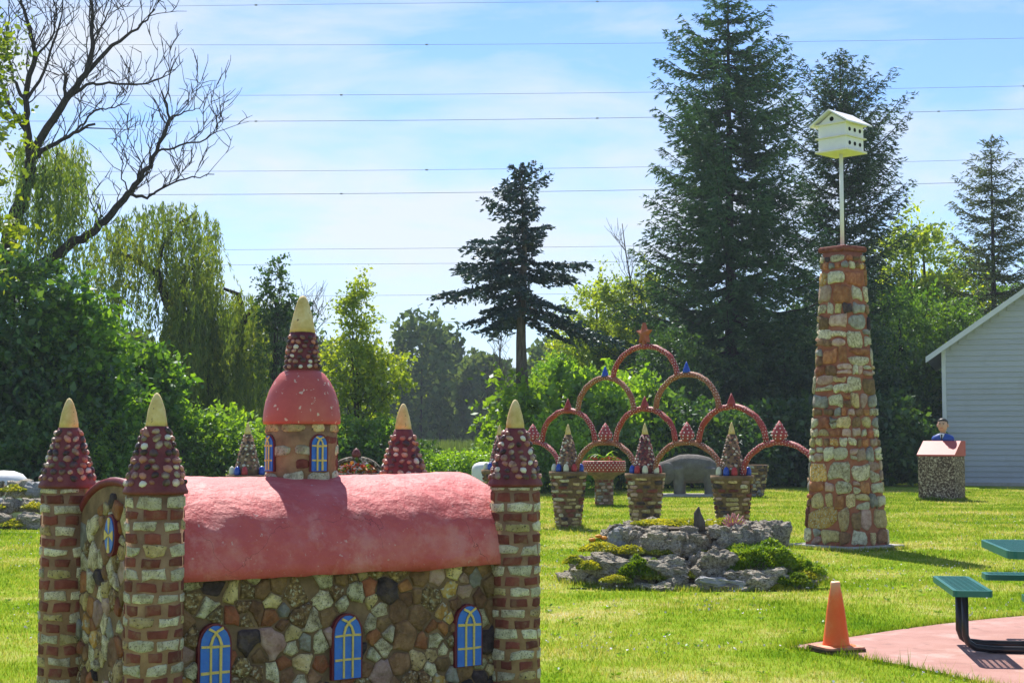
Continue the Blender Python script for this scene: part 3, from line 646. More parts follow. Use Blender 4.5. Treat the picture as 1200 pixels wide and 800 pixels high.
for q in (-math.pi / 2, math.pi, 0):
    mf = lambda x, z, h, q=q: ((BR + h * .55) * math.cos(q + x / BR), (BR + h * .55) * math.sin(q + x / BR), 1.437 + z)
    arched_window(castle, lambda x, z, h, mf=mf: (BX + mf(x, z, h)[0], BY + mf(x, z, h)[1], mf(x, z, h)[2]), .082, .185, .009, .01, name='belfry_window')

# ------------------------------------------------------------------ arched fence of urns
fence = empty('arched_fence', (0, 0, 0)); tag(fence, 'tiered fence of dotted red arches springing from stone urns with star on top', 'fence')
UE = Vector((1.26, -1.6, 0)); U1 = Vector((1.02, 28.0, 0)); EN = UE.normalized()
def upos(k): return U1 + UE * (k - 1)
UH, UR0, UR1 = 1.03, .212, .33
def urn(parent, c, seed, single, balls, cone=True, name='urn', sc=1.0):
    rr = random.Random(seed); M = Matrix.Translation(c)
    u = mk(name, *lathe([(UR0, 0), (UR0 + .02, .12), (UR1 - .02, UH * .9), (UR1 + .02, UH * .93), (UR1 + .02, UH), (UR1 - .04, UH), (UR1 - .05, UH - .05)], 22), 'mortar_dark', parent, True, c)
    ps = []; z, k = .02, 0; surf = cone_surf(UR0 + .005, 0, UR1, UH)
    while z < UH * .9:
        h = rr.uniform(.062, .075); r = UR0 + (UR1 - UR0) * z / UH
        for poly in course_polys(z, z + h * .78, 2 * math.pi * (UR0 + .005), 8, rr, .12, .78):
            V, F, cc, nm = stone(poly, surf, .018, .004, rr); wt = rr.random() < (.62 if k % 2 else .3)
            ps.append(('stone_block' if wt else 'brick', rr.choice(['block_white', 'stone_cream', 'stone_cream', 'stone_pink']) if wt else rr.choice(['brick_red', 'stone_brown', 'stone_dark']), V, F, cc, nm))
        z += h; k += 1
    emit(u, ps, M, 'far_side_stones' if single else 'stones', -.1 if single else 9)
    if cone:
        mk('cone_roof', *lathe([(.2, UH - .04), (.205, UH + .1), (.06, 1.69)], 20), 'cone_maroon' if cone != 'brown' else 'mortar_dark', u, True)
        pebbled_cone(u, M, .205, UH + .06, .06, 1.69, .055, rr, single=False, wts=(3, 2, 2, 4))
        mk('finial', *lathe([(.058, 1.685), (.045, 1.76), (.02, 1.85), (.003, 1.885)], 12), 'finial_yellow', u, True)
    for a, m in balls:
        a = R(a); rb = .05
        V, F = lathe([(rb * .95, 0), (rb * 1.05, .03), (rb * .95, .08), (rb * .6, .125), (.004, .14)], 12)
        mk('knob', V, F, m, u, True, (math.cos(a) * .265, math.sin(a) * .265, UH))
    return u
BL = [(-100, 'ball_white'), (-132, 'ball_blue'), (-165, 'ball_white'), (-68, 'ball_red'), (-30, 'ball_blue'), (60, 'ball_white'), (120, 'ball_red')]
BL2 = [(-95, 'ball_white'), (-125, 'ball_red'), (-150, 'ball_blue'), (-50, 'ball_white'), (20, 'ball_red'), (100, 'ball_blue')]
BL3 = [(-150, 'ball_white'), (-118, 'ball_blue'), (-90, 'ball_red'), (-20, 'ball_blue'), (40, 'ball_white'), (110, 'ball_red')]
urn(fence, upos(0), 40, False, BL); urn(fence, upos(1), 41, True, BL, 'brown'); urn(fence, upos(2), 42, True, BL2); urn(fence, upos(3), 43, True, BL3, 'brown'); urn(fence, upos(4), 44, False, BL2)
def arch(k, half, zs, za, m, dots=True):
    c = upos(k); n = 24; pts = []
    for i in range(n + 1):
        t = math.pi * (1 - i / n); pts.append(c + EN * (half * math.cos(t)) + Vector((0, 0, zs + (za - zs) * math.sin(t))) + Vector((rnd.uniform(-.006, .006), rnd.uniform(-.006, .006), rnd.uniform(-.008, .008))))
    a = mk('arch', *tube(pts, [.047 * rnd.uniform(.93, 1.08) for _ in pts], 10), m, fence, True)
    if dots:
        D = []; side = Vector((EN.y, -EN.x, 0)); rr = random.Random(int(k * 10 + zs * 100))
        for i in range(38):
            t = math.pi * (i + .5) / 38
            p = c + EN * (half * math.cos(t)) + Vector((0, 0, zs + (za - zs) * math.sin(t))); out = (EN * math.cos(t) + Vector((0, 0, math.sin(t)))).normalized()
            for b in ((-.9, .1, 1.1) if i % 2 else (-.4, .6, 1.57)):
                for sg in ((1, -1) if b < 1.3 else (1,)):
                    d = (side * sg * math.cos(b) + out * math.sin(b)).normalized(); q = p + d * .044; r = .0088
                    e1 = d.cross(out if abs(d.dot(out)) < .9 else EN).normalized(); e2 = d.cross(e1)
                    V = [q + (e1 * math.cos(j * 1.0472) + e2 * math.sin(j * 1.0472)) * r for j in range(6)] + [q + d * .009]
                    D.append((V, [(j, (j + 1) % 6, 6) for j in range(6)]))
        mk('dots', *join(D), 'dot_white', a, True)['kind'] = 'stuff'
    return a
for k in range(4): arch(k + .5, .78, UH, 1.56, ['arch_pink', 'arch_tan', 'arch_tan', 'arch_pink'][k])
for k in (1, 2, 3): arch(k, .74, 1.56, 2.13, 'arch_red')
for k in (1.5, 2.5): arch(k, .74, 2.1, 2.69, 'arch_tan')
arch(2, .80, 2.66, 3.2, 'arch_red')
def finial(k, z, r, h, m, drop=False, dots=False):
    pr = [(r * .5, 0), (r, h * .28), (r * .93, h * .42), (r * .5, h * .72), (.004, h)] if drop else [(r, 0), (r * .9, h * .2), (r * .45, h * .65), (.004, h)]
    f = mk('finial', *lathe(pr, 14), m, fence, True, upos(k) + Vector((0, 0, z)))
    if dots:
        D = []
        for j, (q, zz) in enumerate([(r * .8, .15), (r * .98, .3), (r * .86, .45), (r * .62, .62), (r * .35, .8)]):
            nn = max(4, int(11 * q / r))
            for i in range(nn):
                a = 2 * math.pi * (i + .5 * (j % 2)) / nn; V = []; d = Vector((math.cos(a), math.sin(a), .3)).normalized(); p = Vector((math.cos(a) * q, math.sin(a) * q, h * zz))
                e1 = Vector((-math.sin(a), math.cos(a), 0)); e2 = d.cross(e1)
                V = [p + (e1 * math.cos(b * 1.0472) + e2 * math.sin(b * 1.0472)) * .015 for b in range(6)] + [p + d * .014]; D.append((V, [(b, (b + 1) % 6, 6) for b in range(6)]))
        mk('dots', *join(D), 'dot_white', f, True)['kind'] = 'stuff'
for k in range(4): finial(k + .5, 1.57, .13, .33, 'arch_pink', True, True)
for k in (1, 2, 3): finial(k, 2.15, .075, .2, 'arch_red')
for k in (1.5, 2.5): finial(k, 2.71, .07, .19, 'ball_blue')
sp = upos(2) + Vector((0, 0, 3.42)); star = []
for i in range(10):
    a = math.pi / 2 + math.pi * i / 5; q = .19 if i % 2 == 0 else .085; star.append((q * math.cos(a), q * math.sin(a)))
V, F = plate(star, lambda x, z, h: (x, h, z), .035, -.035); V += [(0, -.075, 0), (0, .075, 0)]
F = F[1:] + [(10 + i, 10 + (i + 1) % 10, 20) for i in range(10)] + [((i + 1) % 10, i, 21) for i in range(10)]
mk('star', V, F, 'star_rust', fence, False, sp, rotz=R(-56)); mk('star_stem', *lathe([(.05, 0), (.035, .1), (.03, .16)], 10), 'star_rust', fence, True, upos(2) + Vector((0, 0, 3.2)))

# ------------------------------------------------------------------ stone tower with birdhouse
TH = 4.36; TYAW = R(36)
tower = empty('stone_tower', TOWER, TYAW); tag(tower, 'tall tapering fieldstone pillar with red mortar on concrete slab', 'tower')
MT = Matrix.Translation(TOWER) @ Matrix.Rotation(TYAW, 4, 'Z')
H0, H1 = .465, .225
def sq_pt(u, half, h):                      # u in 0..4 round a rounded square
    c = .42; k = int(u) % 4; f = (u % 1) * 2 - 1; x, y = f, -1.0
    # superellipse rounding
    a = math.atan2(y, x); p = 7.0; q = (abs(math.cos(a)) ** p + abs(math.sin(a)) ** p) ** (-1 / p)
    v = Vector((math.cos(a) * q, math.sin(a) * q, 0)); nrm = Vector((math.copysign(abs(v.x) ** (p - 1), v.x), math.copysign(abs(v.y) ** (p - 1), v.y), 0)).normalized()
    v = v * half + nrm * h; return Matrix.Rotation(k * math.pi / 2, 3, 'Z') @ v
def tsurf(s, z, h):
    half = H0 + (H1 - H0) * max(0, z / TH) ** .93; v = sq_pt(s / (2 * H0) % 4, half, h); return (v.x, v.y, z + .05)
prof_rings = []; nU = 48
V, F = [], []
for j in range(13):
    for i in range(nU): V.append(tsurf(i / nU * 8 * H0, TH * j / 12, 0))
for j in range(12):
    for i in range(nU): F.append((j * nU + i, j * nU + (i + 1) % nU, (j + 1) * nU + (i + 1) % nU, (j + 1) * nU + i))
F.append(tuple(12 * nU + i for i in range(nU)))
shaft = mk('shaft', V, F, 'mortar_red', tower, True)
rr = random.Random(77); ps = []; z = .02
while z < TH - .1:
    h = rr.choice([.14, .18, .21, .25, .29]) * (1.06 - .25 * z / TH); z1 = min(z + h, TH - .07); per = 8 * (H0 + (H1 - H0) * z / TH); scl = 8 * H0 / per
    n = int(per / (h * rr.uniform(1.0, 1.35))); x = rr.random() * .3
    ws = [rr.uniform(.5, 1.5) for _ in range(n)]; tot = sum(ws)
    for wd in ws:
        ww = wd / tot * 8 * H0; split = (rr.random() < .3 and h > .15)
        for a, b in (((z, z + h * .52), (z + h * .52, z1)) if split else ((z, z1),)):
            j = lambda: rr.uniform(-.2, .2) * h
            poly = [(x + j(), a + j()), (x + ww / 2 + j(), a + j()), (x + ww + j(), a + j()), (x + ww + j(), b + j()), (x + ww / 2 + j(), b + j()), (x + j(), b + j())]
            g = .010
            cx, cz = x + ww / 2, (a + b) / 2; poly = [(cx + (p[0] - cx) * max(.45, 1 - g * scl / (ww / 2)), cz + (p[1] - cz) * max(.45, 1 - g / ((b - a) / 2))) for p in poly]
            V, F, c, nm = stone(poly, tsurf, rr.uniform(.022, .045), .003, rr, .09, .25)
            ps.append(('stone', rr.choices(['stone_white', 'stone_cream', 'stone_grey', 'stone_pink', 'stone_rust', 'stone_ochre', 'stone_dark', 'block_white', 'stone_brown', 'brick_red'], [20, 13, 15, 13, 9, 5, 4, 15, 13, 2])[0], V, F, c, nm))
        x += ww
    z += h
emit(shaft, ps, MT)
mk('cap', *box((0, 0, TH + .07), (.52, .52, .085), .03), 'brick_red', tower)
mk('slab', *box((0, 0, .025), (1.19, 1.19, .075), .012), 'concrete', tower)
bh = empty('birdhouse', TOWER + Vector((0, 0, TH + .1)), 0); tag(bh, 'white two storey birdhouse with gable roof on a white pole', 'birdhouse')
mk('pole', *lathe([(.03, 0), (.03, 1.45)], 14), 'paint_white', bh, True)
BZ = 1.43; hb = mk('house', *box((0, 0, BZ + .215), (.48, .48, .39), .004), 'paint_white', bh, rotz=R(45)); 
mk('floor_board', *box((0, 0, BZ + .008), (.56, .56, .03), .004), 'paint_cream', hb)
mk('ledge', *box((0, 0, BZ + .215), (.55, .55, .02), .003), 'paint_cream', hb)
mk('eave_board', *box((0, 0, BZ + .415), (.56, .56, .022), .003), 'paint_cream', hb)
V = [(-.24, -.24, BZ + .425), (-.24, .24, BZ + .425), (-.24, 0, BZ + .585), (.24, -.24, BZ + .425), (.24, .24, BZ + .425), (.24, 0, BZ + .585)]
mk('gable', V, [(0, 1, 2), (4, 3, 5), (0, 2, 5, 3), (1, 4, 5, 2), (0, 3, 4, 1)], 'paint_white', hb)
for s in (-1, 1):
    a = [(-.33, s * .34, BZ + .395), (.33, s * .34, BZ + .395), (.33, 0, BZ + .605), (-.33, 0, BZ + .605)]
    mk('roof_panel', a + [(x, y, z + .022) for x, y, z in a], [(0, 1, 2, 3), (7, 6, 5, 4), (0, 4, 5, 1), (1, 5, 6, 2), (2, 6, 7, 3), (3, 7, 4, 0)], 'paint_white', hb)
def disc_at(c, nrm, r):
    nrm = Vector(nrm); e1 = nrm.cross(Vector((0, 0, 1))).normalized(); e2 = Vector((0, 0, 1)); c = Vector(c)
    V = [c + (e1 * math.cos(2 * math.pi * i / 14) + e2 * math.sin(2 * math.pi * i / 14)) * r for i in range(14)]; V += [v + nrm * .006 for v in V]
    return V, [tuple(range(14, 28))] + [(i, (i + 1) % 14, 14 + (i + 1) % 14, 14 + i) for i in range(14)]
for zz in (.115, .32):
    for q in (-.14, 0, .14):
        mk('entrance_hole', *disc_at((q, -.2405, BZ + zz), (0, -1, 0), .03), 'hole_black', hb)
mk('entrance_hole', *disc_at((-.2405, 0, BZ + .49), (-1, 0, 0), .035), 'hole_black', hb)

# ------------------------------------------------------------------ rock gardens
ROCKS = {}
def rock_mesh(seed, sub=3):
    if (seed, sub) not in ROCKS:
        V, F = blob(seed, sub, .42, 1.5); me = bpy.data.meshes.new('rock'); me.from_pydata(V, [], F); ROCKS[(seed, sub)] = me
    return ROCKS[(seed, sub)]
def rock(parent, loc, size, rz, seed, m='rock_grey', sub=3, name='rock', tilt=0):
    me = rock_mesh(seed, sub)
    if m != 'rock_grey': me = me.copy()
    if not me.materials: me.materials.append(MATS['rock_grey'])
    me.materials[0] = MATS[m]
    o = bpy.data.objects.new(name, me); COL.objects.link(o); o.parent = parent; o.location = loc; o.scale = size; o.rotation_euler = (tilt, rnd.uniform(-.15, .15), rz); return o
def tuft(name, c, rx, ry, h, n, m, seed, ls=.05, asp=.35, up=.6, parent=None):
    rs = np.random.RandomState(seed); th = rs.rand(n) * 2 * np.pi; r = np.sqrt(rs.rand(n)); x = r * np.cos(th); y = r * np.sin(th)
    lump = np.array([mnoise.noise(Vector((a * 2.3 + seed, b * 2.3, 0))) for a, b in zip(x, y)])
    top = np.sqrt(np.clip(1 - r ** 2, 0, 1)) * (1 + .55 * lump)
    z = top * h * (1 - .45 * rs.rand(n) ** 2)
    C = np.stack([x * rx, y * ry, z], 1); A = np.stack([x + rs.normal(size=n) * .5, y + rs.normal(size=n) * .5, up + rs.normal(size=n) * .4], 1)
    o = quads(name, leafquads(C, A, ls * (.6 + .8 * rs.rand(n)), asp, rs), m, parent); o.location = c; return o
rg = empty('rock_garden', GARDEN); tag(rg, 'low two tier rock garden of pitted grey boulders in the lawn', 'rock garden')
mo = mk('soil_mound', *lathe([(1.28, 0), (1.18, .1), (.9, .25), (.74, .32), (.7, .55), (.5, .58), (.01, .58)], 30, wob=.04, seed=2), 'soil', rg, True); mo.scale = (1.1, .95, 1)
rr = random.Random(9)
def ring(n, rx, ry, z, sw, sd_, sh, a0=0, a1=360, jit=.1):
    for i in range(n):
        a = R(a0 + (a1 - a0) * (i + rr.uniform(-.25, .25)) / n); k = rr.uniform(.8, 1.25)
        rock(rg, (rx * math.cos(a) * (1 + rr.uniform(-jit, jit) * .5), ry * math.sin(a) * (1 + rr.uniform(-jit, jit) * .5), z + rr.uniform(-.02, .02)), (sw * k, sd_ * rr.uniform(.8, 1.2), sh * rr.uniform(.75, 1.25)), a + math.pi / 2 + rr.uniform(-.3, .3), rr.randint(0, 7), sub=4)
ring(30, 1.42, 1.27, .02, .17, .13, .07)             # ground course
ring(24, 1.25, 1.1, .12, .17, .15, .1); ring(20, 1.08, .93, .22, .16, .13, .1)
ring(20, .92, .68, .47, .17, .12, .13); ring(18, .92, .7, .38, .19, .13, .1); ring(14, .8, .6, .58, .12, .1, .07)
for i in range(46):
    a = rr.uniform(math.pi, 2 * math.pi); f = rr.uniform(.0, 1); rad = .78 + .62 * f
    rock(rg, (rad * 1.03 * math.cos(a), rad * .92 * math.sin(a), .36 * (1 - f) + .03), (rr.uniform(.05, .1), rr.uniform(.05, .09), rr.uniform(.04, .08)), rr.uniform(0, 6), rr.randint(0, 7), sub=3)
rock(rg, (-.84, -.42, .47), (.15, .1, .16), .5, 3, 'rock_pale', 4); rock(rg, (.88, -.3, .52), (.17, .16, .17), .1, 5, sub=4)
rock(rg, (.12, -.98, .25), (.22, .18, .16), .4, 2, sub=4); rock(rg, (-.38, -1.0, .2), (.28, .16, .13), .1, 1, sub=4); rock(rg, (.62, -1.18, .1), (.28, .16, .13), .2, 6, sub=4)
rock(rg, (-.95, -.85, .2), (.24, .16, .13), -.5, 4, sub=4); rock(rg, (-1.2, -.55, .12), (.2, .16, .12), -.6, 7, sub=4); rock(rg, (.2, -1.26, .05), (.3, .12, .08), .05, 0, 'rock_pale', 4); rock(rg, (.98, -1.0, .05), (.2, .12, .07), .3, 2, 'rock_pale', 4)
st = mk('upright_shard', *tube([(0, 0, 0), (.01, 0, .12), (-.012, .01, .22), (.005, 0, .29)], [.075, .065, .042, .008], 7), 'wood_grey', rg, True, (.02, -.4, .56))
def slope_d(py): return float(np.interp(py, [610, 620, 645, 692], [17.7, 17.35, 17.08, 16.42]))
for i, (px, py, rx, ry, h, n) in enumerate([(893, 656, .52, .34, .26, 9000), (752, 668, .27, .2, .19, 3600), (925, 682, .24, .16, .13, 2600), (862, 672, .2, .14, .1, 1800), (950, 668, .17, .14, .12, 1600)]):
    d = slope_d(py)
    p = P(px, py, d); lab = ['large rounded bright green juniper on the right of the rock garden', 'small bright green cushion plant between yellow sedum on the rock garden', 'low green creeping plant at the foot of the rock garden beside pale stone', 'small green creeping tuft under the large rounded juniper', 'dark green tuft behind the large juniper, towards the stone pillar'][i]
    o = tuft('cushion_plant', (p.x, d, max(0, p.z - h * .35)), rx, ry, h, n, 'juniper', i, .055, .3); tag(o, lab, 'plant', 'cushion plants in the rock garden')
V4 = []
rs = np.random.RandomState(4)
for px, py, rx, ry, h in [(703, 643, .24, .14, .09), (738, 646, .2, .1, .08), (785, 647, .24, .1, .08), (818, 648, .14, .08, .06), (775, 676, .22, .1, .08), (803, 674, .16, .08, .07), (722, 680, .18, .08, .06), (862, 681, .2, .1, .08), (890, 676, .18, .1, .08), (690, 664, .14, .1, .08), (672, 658, .12, .1, .08), (945, 676, .18, .1, .08), (800, 614, .5, .22, .06), (770, 613, .3, .18, .05), (850, 612, .2, .18, .05), (915, 689, .15, .08, .05), (830, 676, .1, .08, .06)]:
    d = slope_d(py)
    n = int(2600 * rx * 3); p = P(px, py, d); th = rs.rand(n) * 6.283; r = np.sqrt(rs.rand(n))
    C = np.stack([p.x + r * np.cos(th) * rx, d + r * np.sin(th) * ry, p.z - h * .2 + h * (1 - r ** 2) * rs.rand(n) ** .5 + rs.rand(n) * .015], 1) - np.array(GARDEN)
    V4.append(leafquads(C, rs.normal(size=(n, 3)) + [0, 0, .6], .035 * (.6 + .8 * rs.rand(n)), .7, rs))
o = quads('sedum', np.concatenate(V4), 'sedum'); o.location = GARDEN; tag(o, 'yellow green sedum spreading between the rocks of the low rock garden', 'sedum', kind='stuff')
def marigold(px, py, d):
    p = P(px, py, d); m = empty('marigold', (p.x, d, max(0, p.z - .12))); tag(m, 'small marigold with orange flowers at the rock garden edge', 'flower')
    tuft('leaves', (0, 0, 0), .1, .1, .13, 500, 'juniper', 8, .05, .35, parent=m)
    for q in ((.02, -.06, .15), (.08, -.02, .13), (-.05, -.03, .11)): mk('flower', *lathe([(.004, -.01), (.035, 0), (.04, .015), (.02, .03), (.003, .032)], 9, wob=.15), 'flower_orange', m, True, q)
marigold(699, 632, 17.5)
p = P(860, 611, 17.3); co = empty('branching_ornament', (p.x, 17.3, .62)); tag(co, 'pink branching coral shaped ornament on top of the rock garden', 'ornament')
T = []
for i in range(9):
    a = R(-10 + 25 * i); b = Vector((math.cos(a) * .13, rr.uniform(-.05, .05), .04 + math.sin(a) * .1)); T.append(tube([(0, 0, 0), b * .55, b + Vector((rr.uniform(-.02, .02), 0, .02))], [.014, .011, .006], 5))
    T.append(tube([b * .55, b * .9 + Vector((rr.uniform(-.04, .04), 0, .04))], [.009, .005], 5))
for i, t in enumerate(T): mk('branch', *t, 'coral_pink', co, True)
# rock bed by the left edge
lg = empty('rock_bed', (-8.7, 28.4, 0)); tag(lg, 'raised bed of stacked rocks with moss beyond the castle, white dome behind', 'rock bed')
for i in range(38):
    lay = i % 3; x = -1.9 + 4.2 * ((i // 3) / 12) + rr.uniform(-.1, .1)
    rock(lg, (x, -.55 + lay * .4 + rr.uniform(-.05, .05), .12 + lay * .28), (rr.uniform(.18, .3), .2, rr.uniform(.12, .19)), rr.uniform(-.3, .3), rr.randint(0, 7), rr.choice(['rock_grey', 'rock_grey', 'rock_pale']), 3)
V4 = []
for i in range(16):
    n = 500; lay = i % 3; x0, y0, z0 = -1.8 + .26 * i, -.75 + lay * .4, .06 + lay * .3; th = rs.rand(n) * 6.283; r = np.sqrt(rs.rand(n))
    C = np.stack([x0 + r * np.cos(th) * .25, y0 + r * np.sin(th) * .15, z0 + rs.rand(n) * .12 * (1.2 - r)], 1); V4.append(leafquads(C, rs.normal(size=(n, 3)), .06 * (.6 + .8 * rs.rand(n)), .5, rs))
o = quads('moss', np.concatenate(V4), 'sedum'); o.location = lg.location; tag(o, 'yellow green moss and sedum on the raised rock bed', 'moss', kind='stuff')
def dome(px, py, d, r, h, lab):
    p = P(px, py, d); o = mk('white_dome', *lathe([(r, 0), (r, h - r * .62), (r * .93, h - r * .36), (r * .74, h - r * .15), (r * .42, h - r * .03), (.01, h)], 28), 'white_cement', None, True, (p.x, d, 0)); tag(o, lab, 'dome')
dome(4, 552, 30.2, .5, ZZ(551, 30.2), 'white rounded cement dome behind the raised rock bed'); dome(567, 545, 33, .26, ZZ(541, 33), 'pale rounded cement dome beside the urn behind the castle')

# ------------------------------------------------------------------ picnic table and traffic cone
PT = Vector((4.33, 11.65, .012)); PY = R(-8.5)
pic = empty('picnic_table', PT, PY); tag(pic, 'square green perforated picnic table with attached benches and black tube legs', 'picnic table')
def rounded_rect(a, b, r, n=5):
    out = []
    for cx, cy, t0 in ((a - r, b - r, 0), (-a + r, b - r, 90), (-a + r, -b + r, 180), (a - r, -b + r, 270)):
        out += [(cx + r * math.cos(R(t0 + 90 * i / n)), cy + r * math.sin(R(t0 + 90 * i / n))) for i in range(n + 1)]
    return out
def grid_top(name, c, a, b, z, thick=.045, rim=.03, r=.05, pitch=.042, barw=.017):
    o_, i_ = rounded_rect(a, b, r), rounded_rect(a - rim, b - rim, max(.01, r - rim * .6)); n = len(o_)
    V = [(*p, thick) for p in o_] + [(*p, thick) for p in i_] + [(*p, 0) for p in o_] + [(*p, 0) for p in i_]; F = []
    for i in range(n):
        j = (i + 1) % n; F += [(i, j, n + j, n + i), (2 * n + j, 2 * n + i, 3 * n + i, 3 * n + j), (2 * n + i, 2 * n + j, j, i), (n + i, n + j, 3 * n + j, 3 * n + i)]
    f = mk(name, V, F, 'bench_green', pic, False, (c[0], c[1], z - thick)); B = []
    zt = thick - .004; la, lb = a - rim * .8, b - rim * .8
    for k in range(int(2 * la / pitch)): B.append(box((-la + (k + .5) * 2 * la / int(2 * la / pitch), 0, zt - .0012), (barw, 2 * lb, .006)))
    for k in range(int(2 * lb / pitch)): B.append(box((0, -lb + (k + .5) * 2 * lb / int(2 * lb / pitch), zt), (2 * la, barw, .007)))
    mk('perforated_mesh', *join(B), 'bench_green', f)['kind'] = 'stuff'
    return f
grid_top('table_top', (0, 0), .68, .68, .79, .055, r=.09)
for k in range(4):
    a = k * math.pi / 2; cx, cy = -.92 * math.cos(a), -.92 * math.sin(a)
    s = (.14, .62) if k % 2 == 0 else (.62, .14); grid_top('bench_seat', (cx, cy), s[0], s[1], .5, .045, r=.04)
    for q in (-.17, .17):
        pts = [(-.92, q, .455), (-.92, q, .13), (-.9, q, .075), (-.85, q, .04), (-.74, q, .028), (-.42, q, .028), (-.35, q, .04), (-.3, q, .075), (-.28, q, .13), (-.28, q, .735)]
        M = Matrix.Rotation(a, 3, 'Z'); mk('leg_tube', *tube([M @ Vector(p) for p in pts], .0265, 10), 'tube_black', pic, True)
    mk('seat_bracket', *box((cx, cy, .448), (.22, .4, .014) if k % 2 == 0 else (.4, .22, .014)), 'tube_black', pic)
def fade_cone():
    nt = MATS['cone_orange'].node_tree; b = nt.nodes['Principled BSDF']; src = b.inputs['Base Color'].links[0].from_socket; tc = N(nt, 'ShaderNodeTexCoord'); sx = N(nt, 'ShaderNodeSeparateXYZ'); nz = N(nt, 'ShaderNodeTexNoise'); nz.inputs['Scale'].default_value = 9
    ad = N(nt, 'ShaderNodeMath', operation='MULTIPLY_ADD'); ad.inputs[1].default_value = .18; mr = N(nt, 'ShaderNodeMapRange'); mr.inputs['From Min'].default_value = .5; mr.inputs['From Max'].default_value = .66; mx = N(nt, 'ShaderNodeMix', data_type='RGBA'); mx.inputs['B'].default_value = (.7, .5, .34, 1)
    nt.links.new(tc.outputs['Object'], sx.inputs[0]); nt.links.new(tc.outputs['Object'], nz.inputs['Vector']); nt.links.new(nz.outputs['Fac'], ad.inputs[0]); nt.links.new(sx.outputs['Z'], ad.inputs[2]); nt.links.new(ad.outputs[0], mr.inputs[0]); nt.links.new(mr.outputs[0], mx.inputs['Factor']); nt.links.new(src, mx.inputs['A']); nt.links.new(mx.outputs['Result'], b.inputs['Base Color'])
fade_cone()                            # sun bleached towards the tip
cb = G(980, 763); cone = empty('traffic_cone', (cb.x, cb.y, .014), R(20)); tag(cone, 'faded orange traffic cone on the pointed end of the pink pavement', 'traffic cone')
V, F = lathe([(.105, .03), (.1, .05), (.085, .16), (.068, .3), (.048, .42), (.037, .475), (.037, .5), (.03, .515), (.026, .5)], 24)
mk('cone_body', V, F, 'cone_orange', cone, True)
bm_ = rounded_rect(.17, .17, .04); mk('cone_base', *prism(bm_, 0, .018), 'rubber_dark', cone); mk('cone_plate', *prism([(x * .97, y * .97) for x, y in bm_], .0185, .033), 'cone_dirty', cone); mk('cone_skirt', *lathe([(.15, .0325), (.145, .037), (.104, .04)], 24, cap=False), 'cone_orange', cone, True)

# ------------------------------------------------------------------ bust on pedestal
bp_ = G(1104, 586); BPY = R(-33); ped = empty('pedestal', bp_, BPY); tag(ped, 'pebble coated pedestal with sloping red lid in front of the barn', 'pedestal')
PW, PD, PH = .97, .92, 1.17
mk('pebbled_block', *box((0, 0, PH / 2), (PW, PD, PH), .015), 'pebble_coat', ped)
lz = PH; pl = [(-PD / 2 - .02, lz), (PD / 2 + .02, lz), (PD / 2 + .02, lz + .4), (PD / 2 - .38, lz + .4), (-PD / 2 - .02, lz + .04)]
V = [(-PW / 2 - .02, *p) for p in pl] + [(PW / 2 + .02, *p) for p in pl]; n = 5
mk('lid', V, [tuple(range(n)), tuple(range(2 * n - 1, n - 1, -1))] + [(i, n + i, n + (i + 1) % n, (i + 1) % n) for i in range(n)], 'lid_red', ped)
bu = empty('bust', bp_ + Matrix.Rotation(BPY, 3, 'Z') @ Vector((-.04, PD / 2 - .17, lz + .4)), R(-28)); bu.scale = (1.22, 1.22, 1.22); tag(bu, 'painted bust of a dark haired man in blue suit on the red lid', 'bust')
def loft(rings, n=16):
    V, F = [], []
    for cx, cy, rx, ry, z in rings:
        for i in range(n): V.append((cx + rx * math.cos(2 * math.pi * i / n), cy + ry * math.sin(2 * math.pi * i / n), z))
    for k in range(len(rings) - 1):
        for i in range(n): j = (i + 1) % n; F.append((k * n + i, k * n + j, (k + 1) * n + j, (k + 1) * n + i))
    return V, F + [tuple(range(n - 1, -1, -1)), tuple((len(rings) - 1) * n + i for i in range(n))]
mk('suit', *loft([(0, 0, .24, .11, 0), (0, .01, .25, .115, .05), (0, .015, .22, .1, .1), (0, .02, .13, .08, .145), (0, .02, .065, .065, .165)]), 'suit_blue', bu, True)
mk('shirt', [(-.06, -.075, .155), (.06, -.075, .155), (0, -.128, .01), (0, -.06, .17)], [(0, 2, 1), (0, 1, 3), (0, 3, 2), (1, 2, 3)], 'paint_white', bu)
mk('tie', *box((0, -.118, .075), (.028, .02, .13), .004), 'hair_dark', bu)
V, F = loft([(0, .02, .05, .055, .13), (0, .015, .05, .055, .19), (0, -.005, .055, .065, .205), (0, -.01, .072, .085, .235), (0, -.005, .082, .097, .28), (0, 0, .086, .104, .33), (0, .005, .083, .103, .38), (0, .01, .066, .085, .42), (0, .01, .03, .04, .44)], 18)
hd = mk('head', V, F, 'skin_paint', bu, True); hd.scale = (1.22, 1.15, 1.08)
mk('nose', [(-.013, -.098, .29), (.013, -.098, .29), (0, -.128, .292), (0, -.1, .345)], [(0, 2, 1), (0, 3, 2), (1, 2, 3), (0, 1, 3)], 'skin_paint', hd)
for s in (-1, 1):
    mk('ear', *loft([(s * .09, .01, .012, .022, .28), (s * .094, .012, .015, .028, .31), (s * .09, .012, .012, .024, .345)], 8), 'skin_paint', hd, True)
    mk('eye', *box((s * .033, -.096, .335), (.024, .01, .01), .003), 'hair_dark', hd); mk('eyebrow', *box((s * .034, -.099, .355), (.036, .01, .007)), 'hair_dark', hd)
mk('mouth', *box((0, -.094, .256), (.042, .008, .007)), 'ball_red', hd)
mk('hair', *loft([(0, .045, .086, .075, .3), (0, .034, .092, .092, .345), (0, .024, .094, .104, .385), (0, .01, .082, .108, .42), (0, .01, .045, .06, .45), (0, .01, .015, .02, .457)], 16), 'hair_dark', hd, True)

